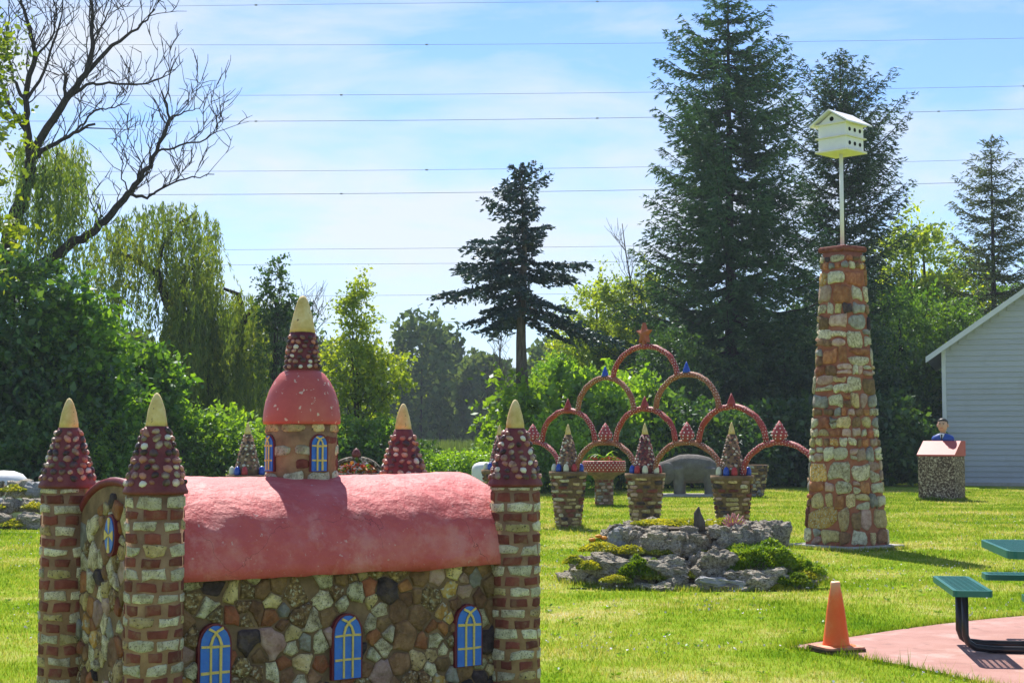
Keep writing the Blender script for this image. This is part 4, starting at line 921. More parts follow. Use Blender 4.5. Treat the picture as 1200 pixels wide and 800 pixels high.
# ------------------------------------------------------------------ barn
BD = 54.0; bx0 = AX(1105, BD); bw = 12.5; ez = ZZ(410, BD); slope = .70
barn = empty('barn', (bx0, BD, 0), R(-17.5)); tag(barn, 'grey white clapboard barn gable with pale metal roof edge', 'barn')
rz = ez + bw / 2 * slope
V = [(0, .05, 0), (bw, .05, 0), (bw, .05, ez), (bw / 2, .05, rz), (0, .05, ez), (0, 9, 0), (bw, 9, 0), (bw, 9, ez), (bw / 2, 9, rz), (0, 9, ez)]
mk('wall', V, [(0, 1, 2, 3, 4), (9, 8, 7, 6, 5), (0, 4, 9, 5), (1, 6, 7, 2)], 'siding', barn)
z, k = .12, 0
while z < rz - .1:
    z1 = z + .2; xa = max(.1, (z1 - ez) / slope + .02); xb = bw - xa
    if xb - xa < .3: break
    V = [(xa, .0, z), (xb, 0, z), (xb, .035, z1), (xa, .035, z1), (xa, .06, z), (xb, .06, z), (xb, .06, z1), (xa, .06, z1)]
    mk('siding_board', V, [(0, 1, 2, 3), (0, 4, 5, 1), (0, 3, 7, 4), (1, 5, 6, 2)], 'siding', barn); z += .192; k += 1
mk('foundation', *box((bw / 2, .03, .06), (bw, .1, .12)), 'concrete', barn)
for x in (.04, bw - .04): mk('corner_board', *box((x, -.01, ez / 2), (.14, .09, ez), .004), 'trim_white', barn)
for s in (0, 1):
    def rp_(x, y, z): return (bw - x if s else x, y, z)
    ov_ = .55; pts = [(-ov_, ez - ov_ * slope), (bw / 2, rz)]
    a = [rp_(-ov_, -.45, pts[0][1] + .12), rp_(bw / 2, -.45, rz + .12), rp_(bw / 2, 9.4, rz + .12), rp_(-ov_, 9.4, pts[0][1] + .12)]
    mk('roof_slab', a + [(x, y, z - .1) for x, y, z in a], [(0, 1, 2, 3), (7, 6, 5, 4), (0, 4, 5, 1), (1, 5, 6, 2), (2, 6, 7, 3), (3, 7, 4, 0)], 'roof_metal', barn)
    b = [rp_(-ov_, -.48, pts[0][1] + .125), rp_(bw / 2, -.48, rz + .125), rp_(bw / 2, -.48, rz - .08), rp_(-ov_, -.48, pts[0][1] - .08)]
    mk('bargeboard', b + [(x, y + .026, z) for x, y, z in b], [(0, 1, 2, 3), (7, 6, 5, 4), (0, 4, 5, 1), (1, 5, 6, 2), (2, 6, 7, 3), (3, 7, 4, 0)], 'trim_white', barn)

# ------------------------------------------------------------------ elephant, planters behind the fence
ED = 43.5; ex = AX(806, ED)
ele = empty('elephant_statue', (ex, ED, .06)); tag(ele, 'grey cement elephant statue with lowered head behind the arched fence', 'statue')
def loftx(rings, n=16):
    V, F = [], []
    for x, zc, ry, rz_ in rings:
        for i in range(n): V.append((x, ry * math.cos(2 * math.pi * i / n), zc + rz_ * math.sin(2 * math.pi * i / n)))
    for k in range(len(rings) - 1):
        for i in range(n): j = (i + 1) % n; F.append((k * n + i, (k + 1) * n + i, (k + 1) * n + j, k * n + j))
    return V, F + [tuple(range(n)), tuple((len(rings) - 1) * n + i for i in range(n - 1, -1, -1))]
EP = [loftx([(.8, .66, .05, .08), (.76, .68, .2, .25), (.6, .7, .3, .35), (.3, .72, .36, .4), (0, .73, .38, .41), (-.25, .74, .36, .38), (-.45, .74, .28, .3), (-.62, .72, .22, .25), (-.85, .64, .22, .25), (-1.0, .56, .16, .2), (-1.06, .5, .05, .08)]),
      tube([(-.98, 0, .55), (-1.1, 0, .35), (-1.13, 0, .15), (-1.2, 0, .06)], [.13, .09, .07, .05], 10), tube([(.78, 0, .8), (.86, 0, .6), (.86, 0, .4)], [.04, .03, .025], 6)]
for x, y in ((.56, -.21), (.62, .2), (-.3, -.21), (-.2, .2)): EP.append(tube([(x, y, .75), (x, y, .45), (x, y, .15), (x, y, -.01)], [.2, .165, .14, .15], 12))
body = mk('body', *join(EP), 'elephant_grey', ele, True); rm_ = body.modifiers.new('weld', 'REMESH'); rm_.mode = 'VOXEL'; rm_.voxel_size = .028; rm_.use_smooth_shade = True; sm_ = body.modifiers.new('soften', 'SMOOTH'); sm_.factor = .5; sm_.iterations = 6
for sg in (-1, 1): mk('ear', *loft([(-.62, sg * .24, .05, .03, .3), (-.56, sg * .3, .16, .03, .48), (-.54, sg * .3, .18, .035, .68), (-.6, sg * .24, .12, .035, .86), (-.62, sg * .2, .03, .02, .92)], 12), 'elephant_grey', ele, True)
mk('plinth', *box((0, 0, -.02), (2.2, .9, .08), .01), 'concrete', ele)
def flower_mass(name, parent, c, rx, ry, h, n, mats, seed, ls=.07):
    for i, m in enumerate(mats):
        o = tuft(name, c, rx, ry, h, n // len(mats), m, seed + i, ls, .7, .3, parent=parent)
pp = G(708, 592); pl_ = empty('planter_table', (pp.x, pp.y, 0)); tag(pl_, 'round planter with white dotted red rim on stone pedestal holding a spiky plant', 'planter')
mk('pedestal_stem', *lathe([(.24, 0), (.22, .1), (.21, .6), (.3, .72), (.5, .8), (.5, .84)], 20), 'mortar_dark', pl_, True)
rr = random.Random(3); ps = []; sf = lambda s, z, h: ((.215 + h) * math.cos(s / .215), (.215 + h) * math.sin(s / .215), z)
z = .03
while z < .58:
    for poly in course_polys(z, z + .06, 2 * math.pi * .215, 7, rr, .1, .8): V, F, c, nm = stone(poly, sf, .016, .004, rr); ps.append(('stone', rr.choice(['stone_pink', 'stone_brown', 'brick_red', 'stone_grey']), V, F, c, nm))
    z += .078
emit(pl_, ps, rest='stones', cut=9)
rm = mk('rim', *lathe([(.5, .82), (.53, .84), (.53, 1.07), (.5, 1.09), (.47, 1.06)], 28), 'arch_red', pl_, True); D = []
for j in range(4):
    for i in range(34):
        a = 2 * math.pi * (i + .5 * (j % 2)) / 34; p = Vector((math.cos(a) * .529, math.sin(a) * .529, .87 + .058 * j)); d = Vector((math.cos(a), math.sin(a), 0)); e1 = Vector((-d.y, d.x, 0))
        D.append(([p + (e1 * math.cos(b * 1.0472) + Vector((0, 0, math.sin(b * 1.0472)))) * .016 for b in range(6)] + [p + d * .012], [(b, (b + 1) % 6, 6) for b in range(6)]))
mk('dots', *join(D), 'dot_white', rm, True)['kind'] = 'stuff'
fl = empty('potted_flowers', (pp.x, pp.y, 1.04)); tag(fl, 'low red green foliage and spiky dracaena leaves filling the dotted planter', 'plant')
flower_mass('foliage', fl, (0, 0, 0), .48, .48, .12, 2400, ['leaf_mid', 'leaf_dark'], 3); tuft('blossoms', (0, 0, .04), .46, .46, .1, 500, 'flower_red', 5, .05, .7, parent=fl)
for i in range(16):
    a = 2 * math.pi * i / 16 + rr.uniform(-.2, .2); l = rr.uniform(.35, .6); up = rr.uniform(.5, 1.3); d = Vector((math.cos(a), math.sin(a), 0)); sdv = Vector((-d.y, d.x, 0)) * .02
    pts = [d * (l * t) + Vector((0, 0, .05 + l * up * t - l * .9 * t * t)) for t in (0, .3, .6, .85, 1)]; V = []
    for p, q in zip(pts, (.7, 1, .9, .5, .05)): V += [p - sdv * q, p + sdv * q]
    mk('leaf_blade', V, [(2 * k, 2 * k + 1, 2 * k + 3, 2 * k + 2) for k in range(4)], 'leaf_bright', fl)
pp = G(882, 582); vs_ = empty('stone_planter', (pp.x, pp.y, 0)); tag(vs_, 'flared pebble stone planter between the arched fence and the trees', 'planter')
mk('bowl', *lathe([(.27, 0), (.29, .1), (.4, .75), (.44, .86), (.44, .9), (.36, .9), (.34, .8)], 24), 'mortar_dark', vs_, True); ps = []; rr = random.Random(8); sf = cone_surf(.28, 0, .44, .9)
z = .04
while z < .84:
    for poly in course_polys(z, z + .07, 2 * math.pi * .28, 13, rr, .2, .85): V, F, c, nm = stone(poly, sf, .025, .004, rr); ps.append(('stone', rr.choice(['stone_brown', 'stone_grey', 'stone_cream', 'stone_dark']), V, F, c, nm))
    z += .085
emit(vs_, ps, rest='stones', cut=9)
# urn and flower basket that show over the castle roof
u = urn(None, Vector((AX(291, 25.2), 25.2, 0)), 61, False, BL3, 'brown', name='stone_urn'); tag(u, 'stone urn with pebbled cone and coloured knobs seen beside the belfry over the castle roof', 'urn')
bk = Vector((AX(418, 24.5), 24.5, 0)); fb = empty('flower_basket', bk); fb.scale = (1.12, 1.12, 1.13); tag(fb, 'mosaic basket with arched handle full of red and orange flowers beyond the castle', 'basket')
mk('basket_bowl', *lathe([(.2, 0), (.2, .5), (.3, .62), (.34, .9), (.36, .95), (.3, .95), (.29, .85)], 22), 'pebble_coat', fb, True)
mk('handle', *tube([(-.33 * math.cos(math.pi * i / 14), 0, .95 + .2 * math.sin(math.pi * i / 14)) for i in range(15)], .035, 8), 'pebble_coat', fb, True); mk('handle_knob', *lathe([(.05, 0), (.07, .04), (.04, .1), (.003, .13)], 10), 'cone_maroon', fb, True, (0, 0, 1.17))
bf = empty('bedding_flowers', bk + Vector((0, 0, 1.03))); tag(bf, 'red, orange and white bedding flowers in the mosaic basket', 'flowers'); flower_mass('blossoms', bf, (0, 0, 0), .31, .31, .2, 1500, ['flower_red', 'flower_orange', 'flower_red', 'flower_white', 'leaf_mid'], 12)

# ------------------------------------------------------------------ trees
def limb(p, q, r0, r1, rr, seg=5, wob=.08, sag=0):
    p, q = Vector(p), Vector(q); l = (q - p).length; pts = []
    for i in range(seg + 1):
        t = i / seg; w_ = math.sin(math.pi * t) * wob * l
        pts.append(p.lerp(q, t) + Vector((rr.uniform(-1, 1), rr.uniform(-1, 1), rr.uniform(-.5, .5))) * w_ * .6 + Vector((0, 0, -sag * l * math.sin(math.pi * t))))
    return tube(pts, [r0 + (r1 - r0) * i / seg for i in range(seg + 1)], 6), pts
def crown_pts(lobes, n, rs, clump=.38, per=90, shell=.55):
    """leaf centres in clumps that fill ellipsoid lobes (cx,cy,cz,rx,ry,rz,weight)"""
    C, O, K = [], [], []; W = np.array([l[6] for l in lobes]); W = W / W.sum()
    for l, wt in zip(lobes, W):
        m = max(3, int(n * wt / per)); d = rs.normal(size=(m, 3)); d /= np.linalg.norm(d, axis=1, keepdims=True)
        r = (shell + (1 - shell) * rs.rand(m)) * (.74 + .42 * rs.rand(m) ** 1.5); cl = d * r[:, None] * np.array(l[3:6]) + np.array(l[:3]); K.append(cl)
        k = np.repeat(np.arange(m), per); cs = clump * (.6 + .8 * rs.rand(m))
        ns = 5; sid = rs.randint(0, ns, len(k)); sdv = rs.normal(size=(m, ns, 3)) * np.array([1, 1, .6]) + d[:, None, :] * .8; sdv /= np.linalg.norm(sdv, axis=2, keepdims=True)
        sl = (cs[:, None] * (1.2 + 1.6 * rs.rand(m, ns)))[k, sid]; u = rs.rand(len(k)) ** .8; off = sdv[k, sid] * (sl * u)[:, None] + rs.normal(size=(len(k), 3)) * (cs[k] * .24)[:, None]
        off[:, 2] -= .3 * u ** 2 * sl
        C.append(cl[k] + off); O.append(d[k])
    return np.concatenate(C), np.concatenate(O), np.concatenate(K)
def broadleaf(name, loc, H, lobes, n, m, seed, ls=.1, asp=.55, trunk=.12, bark='bark_dark', clump=.42, per=70, lean=(0, 0), limbs=14, z0=None):
    rs = np.random.RandomState(seed); rr = random.Random(seed); t = empty(name, loc)
    C, O, K = crown_pts(lobes, n, rs, clump, per); keep = C[:, 2] > .05; C, O = C[keep], O[keep]; nn = len(C)
    A = O * .6 + rs.normal(size=(nn, 3)) * .8 + np.array([0, 0, -.25])
    quads('crown', leafquads(C, A, ls * np.clip(np.exp(rs.normal(size=nn) * .38), .45, 2.1), asp, rs), m, t)
    top = Vector((lean[0], lean[1], H * .82)); parts = []
    tp, pts = limb((0, 0, -.05), top, trunk, trunk * .2, rr, 8, .03); parts.append(tp)
    for i in range(limbs):
        k = K[rr.randrange(len(K))]; f = rr.uniform(.25, .8); b = pts[int(f * 8)]
        if k[2] < b.z * .6: continue
        r = trunk * (1 - f * .8) * .45; parts.append(limb(b, k, r, r * .25, rr, 4, .08, -.05)[0])
    mk('trunk', *join(parts), bark, t, True)
    return t
def ell(cx, cy, cz, rx, ry, rz, w_=1): return (cx, cy, cz, rx, ry, rz, w_)
def place(proto, px, d, s, rz, label, cat='shrub', group=None, z=0, sz=None, m=None):
    o = copy_tree(proto); o.location = (AX(px, d), d, z); o.scale = (s, s, sz or s); o.rotation_euler = (0, 0, rz); tag(o, label, cat, group)
    if m:
        for c in o.children:
            if c.name.startswith('crown'):
                c.material_slots[0].link = 'OBJECT'; c.material_slots[0].material = MATS[m]
    return o
def conifer(name, loc, H, z0, prof, nb, seed, m, nl=.2, nw=.25, slope=(.25, -.35), droop=.12, trunk=.25, bark='bark_dark', step=.075, twig=.38, dens=1.0, gaps=0, lean=0, tw_step=.13, whorl=9):
    rs = np.random.RandomState(seed); rr = random.Random(seed); t = empty(name, loc); Q, parts = [], []
    parts.append(tube([(lean * z / H * math.sin(z), 0, z) for z in np.linspace(-.05, H * .99, 14)], [trunk * (1 - .93 * i / 13) for i in range(14)], 9))
    z = z0; k = 0
    for k in range(nb):
        nw_ = max(1, nb // whorl); f = min(.995, ((k // whorl + .5 + rs.normal() * .16) / nw_)); f = max(0, f) ** .95; z = z0 + (H - z0) * f; az = k * 2.39996 + rs.normal() * .3
        Lb = prof(f, az) * (.72 + .42 * rs.rand())
        if Lb < .12: continue
        if gaps and rs.rand() < gaps: continue
        sl = slope[1] + (slope[0] - slope[1]) * f + rs.normal() * .08
        out = np.array([math.cos(az), math.sin(az), 0]); sd_ = np.array([-out[1], out[0], 0])
        n1 = max(4, int(Lb / tw_step)); tt = .12 + .88 * (np.arange(n1) + rs.rand(n1) * .6) / n1
        cen = lambda x: out * (Lb * x)[:, None] + np.array([0, 0, 1]) * (Lb * (sl * x - droop * 4 * x * (1 - x) * .5 + .12 * x ** 3))[:, None] + np.array([0, 0, z])
        xs = np.linspace(0, .95, 6); bp = cen(xs); r0 = .012 + .012 * Lb; parts.append(tube(bp, [r0 * (1 - .8 * i / 5) for i in range(6)], 4, False))
        base = cen(tt)
        for sgn in (-1, 1):
            l = Lb * twig * (1.02 - .72 * tt) * (.55 + .7 * rs.rand(n1)) + .1
            dirs = out * (.72 + .15 * rs.normal(size=(n1, 1))) + sd_ * sgn * (.7 + .15 * rs.normal(size=(n1, 1))) + np.array([0, 0, 1]) * (-.18 + .16 * rs.normal(size=(n1, 1)))
            kk = np.maximum(2, (l / step * dens).astype(int)); idx = np.repeat(np.arange(n1), kk); u = rs.rand(len(idx))
            C = base[idx] + dirs[idx] * (l[idx] * u)[:, None] + rs.normal(size=(len(idx), 3)) * .03; C[:, 2] -= (l[idx] * u ** 2) * .22
            A = dirs[idx] + rs.normal(size=(len(idx), 3)) * .45
            Q.append(leafquads(C, A, nl * (.6 + .7 * rs.rand(len(idx))), nw, rs))
    quads('crown', np.concatenate(Q), m, t); mk('trunk', *join(parts), bark, t, True); return t

# tall spruces on the right
def pr_big(f, az): return 1.08 * np.interp(f, [0, .3, .5, .75, .85, .95, 1], [4.0, 4.3, 4.0, 3.1, 2.3, 1.15, .3]) * (.88 + .2 * math.sin(az * 2 + f * 9))
d = 62; t = conifer('spruce_tree', (AX(857, d), d, 0), ZZ(-18, d), .8, pr_big, 310, 101, 'needle_dark', nl=.24, nw=.22, slope=(.3, -.08), droop=.24, trunk=.32, step=.042, twig=.27, tw_step=.15, whorl=10); tag(t, 'tallest dark spruce tree behind the arched fence', 'tree')
def pr_2(f, az): return np.interp(f, [0, .4, .6, .75, .9, 1], [2.5, 2.7, 2.9, 2.7, 1.6, .3]) * (.75 + .4 * math.sin(az * 1.5 + 1.0) ** 2)
d = 66; t = conifer('spruce_tree', (AX(990, d), d, 0), ZZ(66, d), 1.5, pr_2, 200, 102, 'needle_dark', nl=.23, nw=.22, slope=(.85, .1), droop=.15, trunk=.3, step=.047, twig=.3); tag(t, 'open crowned spruce tree rising behind the birdhouse', 'tree')
def pr_3(f, az): return np.interp(f, [0, .5, .75, .9, 1], [2.6, 2.3, 1.8, 1.2, .2])
d = 68; t = conifer('spruce_tree', (AX(1167, d), d, 0), ZZ(160, d), .5, pr_3, 190, 103, 'needle_olive', nl=.23, nw=.22, slope=(.55, -.1), droop=.2, trunk=.22, step=.06, twig=.34, gaps=.1); tag(t, 'smaller spruce tree above the barn roof', 'tree')
# blue spruce with a bare lower trunk
def pr_b(f, az):
    lf = np.interp(f, [0, .1, .22, .35, .5, .65, .8, .92, 1], [2.5, 2.5, 2.3, 2.3, 1.35, 1.3, .8, .62, .12]); rt = np.interp(f, [0, .1, .22, .35, .5, .65, .8, .92, 1], [2.5, 2.6, 1.8, 1.8, 1.4, .95, .8, .6, .2])
    c = math.cos(az); return (rt if c > 0 else lf) * (.55 + .5 * abs(c)) * (.72 + .45 * math.sin(az * 3 + f * 23))
d = 50; t = conifer('blue_spruce', (AX(612, d), d, 0), ZZ(194, d), ZZ(378, d), pr_b, 135, 104, 'needle_blue', nl=.17, nw=.42, slope=(.75, -.62), droop=-.1, trunk=.29, bark='bark_grey', step=.034, twig=.4, tw_step=.1, lean=.1, whorl=2, gaps=.2); tag(t, 'blue green spruce with bare lower trunk and drooping lower branches', 'tree')
# left side: bare tree with willow strands
d = 46
dt = empty('bare_tree', (AX(-12, d), d, 0)); tag(dt, 'dark bare limbed old tree with a few hanging willow strands', 'tree')
O_ = Vector(dt.location); rr = random.Random(17)
def zp(pts): return [(x / 2.667, y / 2.667) for x, y in pts]
LIMBS = [(zp([(-30, 1250), (-10, 1000), (30, 740), (75, 600), (95, 500)]), .5, .28), (zp([(95, 500), (85, 400), (80, 310), (112, 170), (95, 90), (70, 20), (60, -40)]), .2, .05), (zp([(95, 490), (130, 430), (205, 312), (270, 230), (290, 150), (288, 60), (282, -30)]), .24, .05),
         (zp([(270, 230), (350, 142), (430, 92), (485, 30)]), .12, .03), (zp([(205, 312), (270, 265), (340, 258), (460, 262), (545, 218)]), .1, .025), (zp([(100, 495), (160, 455), (230, 415), (298, 388)]), .14, .06), (zp([(235, 412), (290, 352), (340, 338), (405, 325)]), .06, .02),
         (zp([(-5, 950), (120, 830), (205, 775), (270, 735), (330, 690), (400, 605), (440, 560), (490, 475), (530, 370), (505, 285)]), .3, .04), (zp([(400, 605), (460, 620), (500, 592), (580, 560), (670, 545)]), .09, .02), (zp([(490, 475), (560, 455), (640, 437), (678, 410), (690, 350)]), .06, .015),
         (zp([(530, 370), (575, 350), (625, 340)]), .05, .015), (zp([(85, 310), (150, 190), (190, 60), (195, -20)]), .09, .02), (zp([(80, 310), (40, 250), (20, 120), (30, 0)]), .1, .02), (zp([(205, 310), (205, 240), (208, 232)]), .09, .06), (zp([(75, 560), (130, 545), (200, 530)]), .08, .02), (zp([(90, 420), (30, 330), (0, 250), (-20, 150)]), .12, .04), (zp([(112, 180), (170, 100), (180, 0)]), .07, .02), (zp([(290, 150), (330, 60), (350, -10)]), .05, .02), (zp([(400, 608), (380, 540), (385, 480), (360, 420)]), .04, .012)]
parts = []; li = 0
def twigs(pts, r, depth):
    for i in range(len(pts) - 1):
        for _ in range(2 if depth == 0 else 1):
            if rr.random() < (.8 if depth == 0 else .62):
                a, b = pts[i], pts[i + 1]; p = a.lerp(b, rr.random()); tdir = (b - a).normalized(); dv = (tdir * rr.uniform(.3, 1) + Vector((rr.uniform(-1, 1), rr.uniform(-1, 1), rr.uniform(-.1, 1.1)))).normalized(); l = rr.uniform(.5, 1.6) * (1 if depth == 0 else .55)
                q = [p]
                for s in range(4): dv = (dv + Vector((rr.uniform(-.35, .35), rr.uniform(-.35, .35), rr.uniform(-.15, .3)))).normalized(); q.append(q[-1] + dv * l / 4)
                parts.append(tube(q, [max(.01, r * .4) * (1 - .2 * s) + .004 for s in range(5)], 4, False))
                if depth < 2: twigs(q[1:], r * .5, depth + 1)
for pts, r0, r1 in LIMBS:
    W3 = []; dy = 0
    for i, (px, py) in enumerate(pts):
        dy += rr.uniform(-.25, .25) if i else 0; W3.append(P(px, py, d + dy + (.0 if li == 0 else 0)) - O_)
    sm = []
    for i in range(len(W3) - 1):
        for k in range(4): sm.append(W3[i].lerp(W3[i + 1], k / 4) + Vector((rr.uniform(-.05, .05), rr.uniform(-.05, .05), rr.uniform(-.05, .05))) * (1 if k else 0))
    sm.append(W3[-1]); n = len(sm); parts.append(tube(sm, [.62 * (r0 + (r1 - r0) * i / (n - 1)) for i in range(n)], 8))
    if li not in (0,): twigs(sm[len(sm) // 4::2], min(.05, (r0 + r1) * .22), 0)
    li += 1
mk('trunk', *join(parts), 'bark_dark', dt, True)
def strands(specs, d0, seed, origin, m, parent, ls=.2, asp=.2, step=.06):
    """specs: (px, py, length px) tops of hanging strands"""
    rs = np.random.RandomState(seed); Q, T = [], []
    for px, py, ln in specs:
        dd = d0 + rs.normal() * 1.3; p = np.array(P(px, py, dd)) - np.array(origin); l = ln / FPX * dd; n = max(5, int(l / step)); u = np.sort(rs.rand(n)); sway = rs.normal(size=2) * .12; arch_ = rs.normal() * .5
        C = p + np.stack([sway[0] * l * u ** 1.5 + arch_ * np.sqrt(u) * .5, sway[1] * l * u + rs.normal() * .2 * np.sqrt(u), .25 * np.sin(np.minimum(u * 5, 3.14)) - l * u], 1) + rs.normal(size=(n, 3)) * .035
        A = np.array([sway[0], sway[1], -1]) + rs.normal(size=(n, 3)) * .4; Q.append(leafquads(C, A, ls * (.6 + .8 * rs.rand(n)), asp, rs))
    return quads('crown', np.concatenate(Q), m, parent)
rs = np.random.RandomState(6)
sp_ = [(rs.uniform(20, 100), rs.uniform(165, 215), rs.uniform(70, 150)) for _ in range(230)]
strands(sp_, 47, 7, O_, 'leaf_willow', dt)
d = 52; wl = empty('weeping_willow', (AX(262, d), d, 0)); tag(wl, 'weeping willow with curtains of hanging foliage left of the belfry', 'tree'); O2 = Vector(wl.location)
sp_ = []
for _ in range(430):
    x = rs.uniform(95, 258); top = 236 + ((x - 195) / 62) ** 2 * 22 + abs(rs.normal()) * 34; sp_.append((x, top, rs.uniform(40, 190) * (.5 + .5 * rs.rand())))
for _ in range(430):
    x = rs.uniform(196, 312); top = 338 + ((x - 262) / 50) ** 2 * 14 + abs(rs.normal()) * 40; sp_.append((x, top, rs.uniform(80, 170)))
for _ in range(260): sp_.append((rs.uniform(200, 250), rs.uniform(300, 380), rs.uniform(60, 140)))
strands(sp_, d, 8, O2, 'leaf_willow', wl); parts = []
for pts, r0, r1 in [([(262, 540), (255, 470), (227, 401), (197, 355), (184, 320), (157, 302), (130, 296)], .3, .06), ([(255, 470), (275, 420), (285, 370), (280, 345), (262, 338)], .18, .05), ([(184, 320), (190, 290), (210, 262), (228, 250)], .09, .03), ([(285, 380), (300, 355), (306, 352)], .08, .03), ([(240, 430), (215, 420), (205, 410)], .06, .03), ([(197, 355), (220, 320), (240, 300)], .08, .03)]:
    sm = [P(*p, d) - O2 for p in pts]; n = len(sm); parts.append(tube(sm, [r0 + (r1 - r0) * i / (n - 1) for i in range(n)], 8))
mk('trunk', *join(parts), 'bark_dark', wl, True)
# left thicket trees
LB = 'leafy trees on the left edge'
H = 6.8; t = broadleaf('maple_tree', (AX(15, 40), 40, 0), H, [ell(0, 0, 4.6, 1.5, 1.5, 2.1, 3), ell(-.8, -.4, 2.4, 1.7, 1.5, 2.2, 3), ell(1.1, -.2, 2.2, 1.4, 1.3, 1.9, 2)], 26000, 'leaf_dark', 201, .15, clump=.3, per=46); tag(t, 'dark leafy tree filling the left edge behind the rock bed', 'tree')
t = broadleaf('maple_tree', (AX(92, 41), 41, 0), 5.9, [ell(0, 0, 4.0, 1.15, 1.2, 1.8, 2), ell(.3, -.3, 2.1, 1.5, 1.3, 1.9, 3)], 20000, 'leaf_mid', 202, .18, clump=.28, per=36); tag(t, 'mid green leafy tree behind the castle\'s far left tower', 'tree')
t = broadleaf('maple_tree', (AX(165, 43), 43, 0), 4.6, [ell(0, 0, 2.9, 1.1, 1.1, 1.5, 2), ell(.5, -.2, 1.4, 1.4, 1.2, 1.4, 2)], 15000, 'leaf_mid', 203, .17, clump=.28, per=36); tag(t, 'rounded green tree under the willow behind the castle\'s front left tower', 'tree')
t = broadleaf('maple_tree', (AX(-70, 30), 30, 0), 11, [ell(0, 0, 8.4, 1.35, 1.4, 2.6, 2), ell(.35, 0, 5.6, .95, 1.1, 1.1, 1)], 9000, 'leaf_yellow', 204, .12, clump=.3, per=60, trunk=.14); tag(t, 'yellow green overhanging tree at the left edge before the bare tree', 'tree')
t = broadleaf('slim_tree', (AX(322, 50), 50, 0), ZZ(297, 50), [ell(0, 0, 6.4, .5, .5, 1.2, 2), ell(.1, 0, 4.6, .75, .7, 1.3, 2), ell(.8, 0, 5.6, .4, .4, .5, .5)], 5200, 'leaf_dark', 205, .1, clump=.2, per=40, trunk=.08, limbs=26); tag(t, 'slim thinly leaved dark tree behind the belfry', 'tree')
t = broadleaf('young_tree', (AX(418, 46), 46, 0), ZZ(326, 46), [ell(0, 0, 5.3, .5, .5, 1.2, 2), ell(-.15, 0, 3.9, 1.0, .9, 1.0, 3), ell(.9, 0, 3.5, .8, .8, .8, 2), ell(-.2, 0, 2.5, 1.2, 1, 1, 2)], 12500, 'leaf_yellow', 206, .1, clump=.22, per=45, trunk=.07, limbs=26); tag(t, 'young yellow green tree right of the belfry', 'tree')
# shrubs: three kinds, each copied along the edge of the lawn
protos = []
for i, (m, n, ls) in enumerate((('leaf_mid', 9500, .12), ('leaf_bright', 9500, .12), ('leaf_dark', 10000, .12))):
    t = broadleaf('shrub', (0, 0, 0), 2.4, [ell(0, 0, 1.25, 1.2, 1.1, 1.05, 3), ell(-.8, -.2, .8, .8, .8, .75, 1), ell(.75, .1, .9, .8, .8, .85, 1)], n, m, 300 + i, ls, trunk=.05, clump=.2, per=36); protos.append(t)
SG = 'shrubs along the edge of the lawn'
SH = [(60, 39, 1.0, 2), (120, 40, .85, 1), (170, 40, .75, 0), (215, 42, .8, 1), (255, 43, 1.05, 1), (300, 42, .95, 1), (335, 44, .8, 0), (375, 43, .95, 0), (420, 44, 1.05, 1), (455, 43, .8, 0), (490, 47, .72, 2), (520, 44, .6, 1), (560, 44, .62, 1), (598, 46, .75, 1), (630, 50, 1.75, 1), (680, 50, 1.6, 1), (655, 46, .9, 1), (705, 49, 1.1, 0), (735, 51, 1.5, 1), (770, 51, 1.25, 2), (810, 52, 1.3, 2), (850, 52, 1.2, 2), (890, 53, 1.35, 2), (935, 53, 1.2, 2), (975, 54, 1.4, 2), (1010, 55, 1.3, 2), (1042, 54, 1.3, 2), (1074, 59, 1.5, 2)]
NEAR = ['the raised rock bed', 'the far left castle tower', 'the front left castle tower', 'the willow', 'the small urn', 'the belfry', 'the slim dark tree', 'the flower basket', 'the young yellow tree', 'the rear castle tower']
rr = random.Random(5)
for i, (px, d, s, k) in enumerate(SH):
    kn = ['mid green', 'bright green', 'dark green'][k]
    where = NEAR[i] if i < 10 else ['the pale reeds', 'the pale reeds on their near side', 'the castle roof end', 'the castle right tower', 'the blue spruce trunk, tall one', 'the first fence arch', 'the left fence urn', 'the planter with dotted rim', 'the star topped arch', 'the elephant statue head', 'the elephant statue rump', 'the tallest spruce trunk', 'the flared planter', 'the last fence arch', 'the stone pillar', 'the stone pillar, barn side', 'the bust pedestal', 'the barn corner'][i - 10]
    place(protos[k], px, d, s, rr.uniform(0, 6.28), '%s bushy shrub growing behind %s' % (kn, where), 'shrub', SG, sz=s * rr.uniform(.9, 1.15))
for p in protos:
    for c in list(p.children): bpy.data.objects.remove(c)
    bpy.data.objects.remove(p)
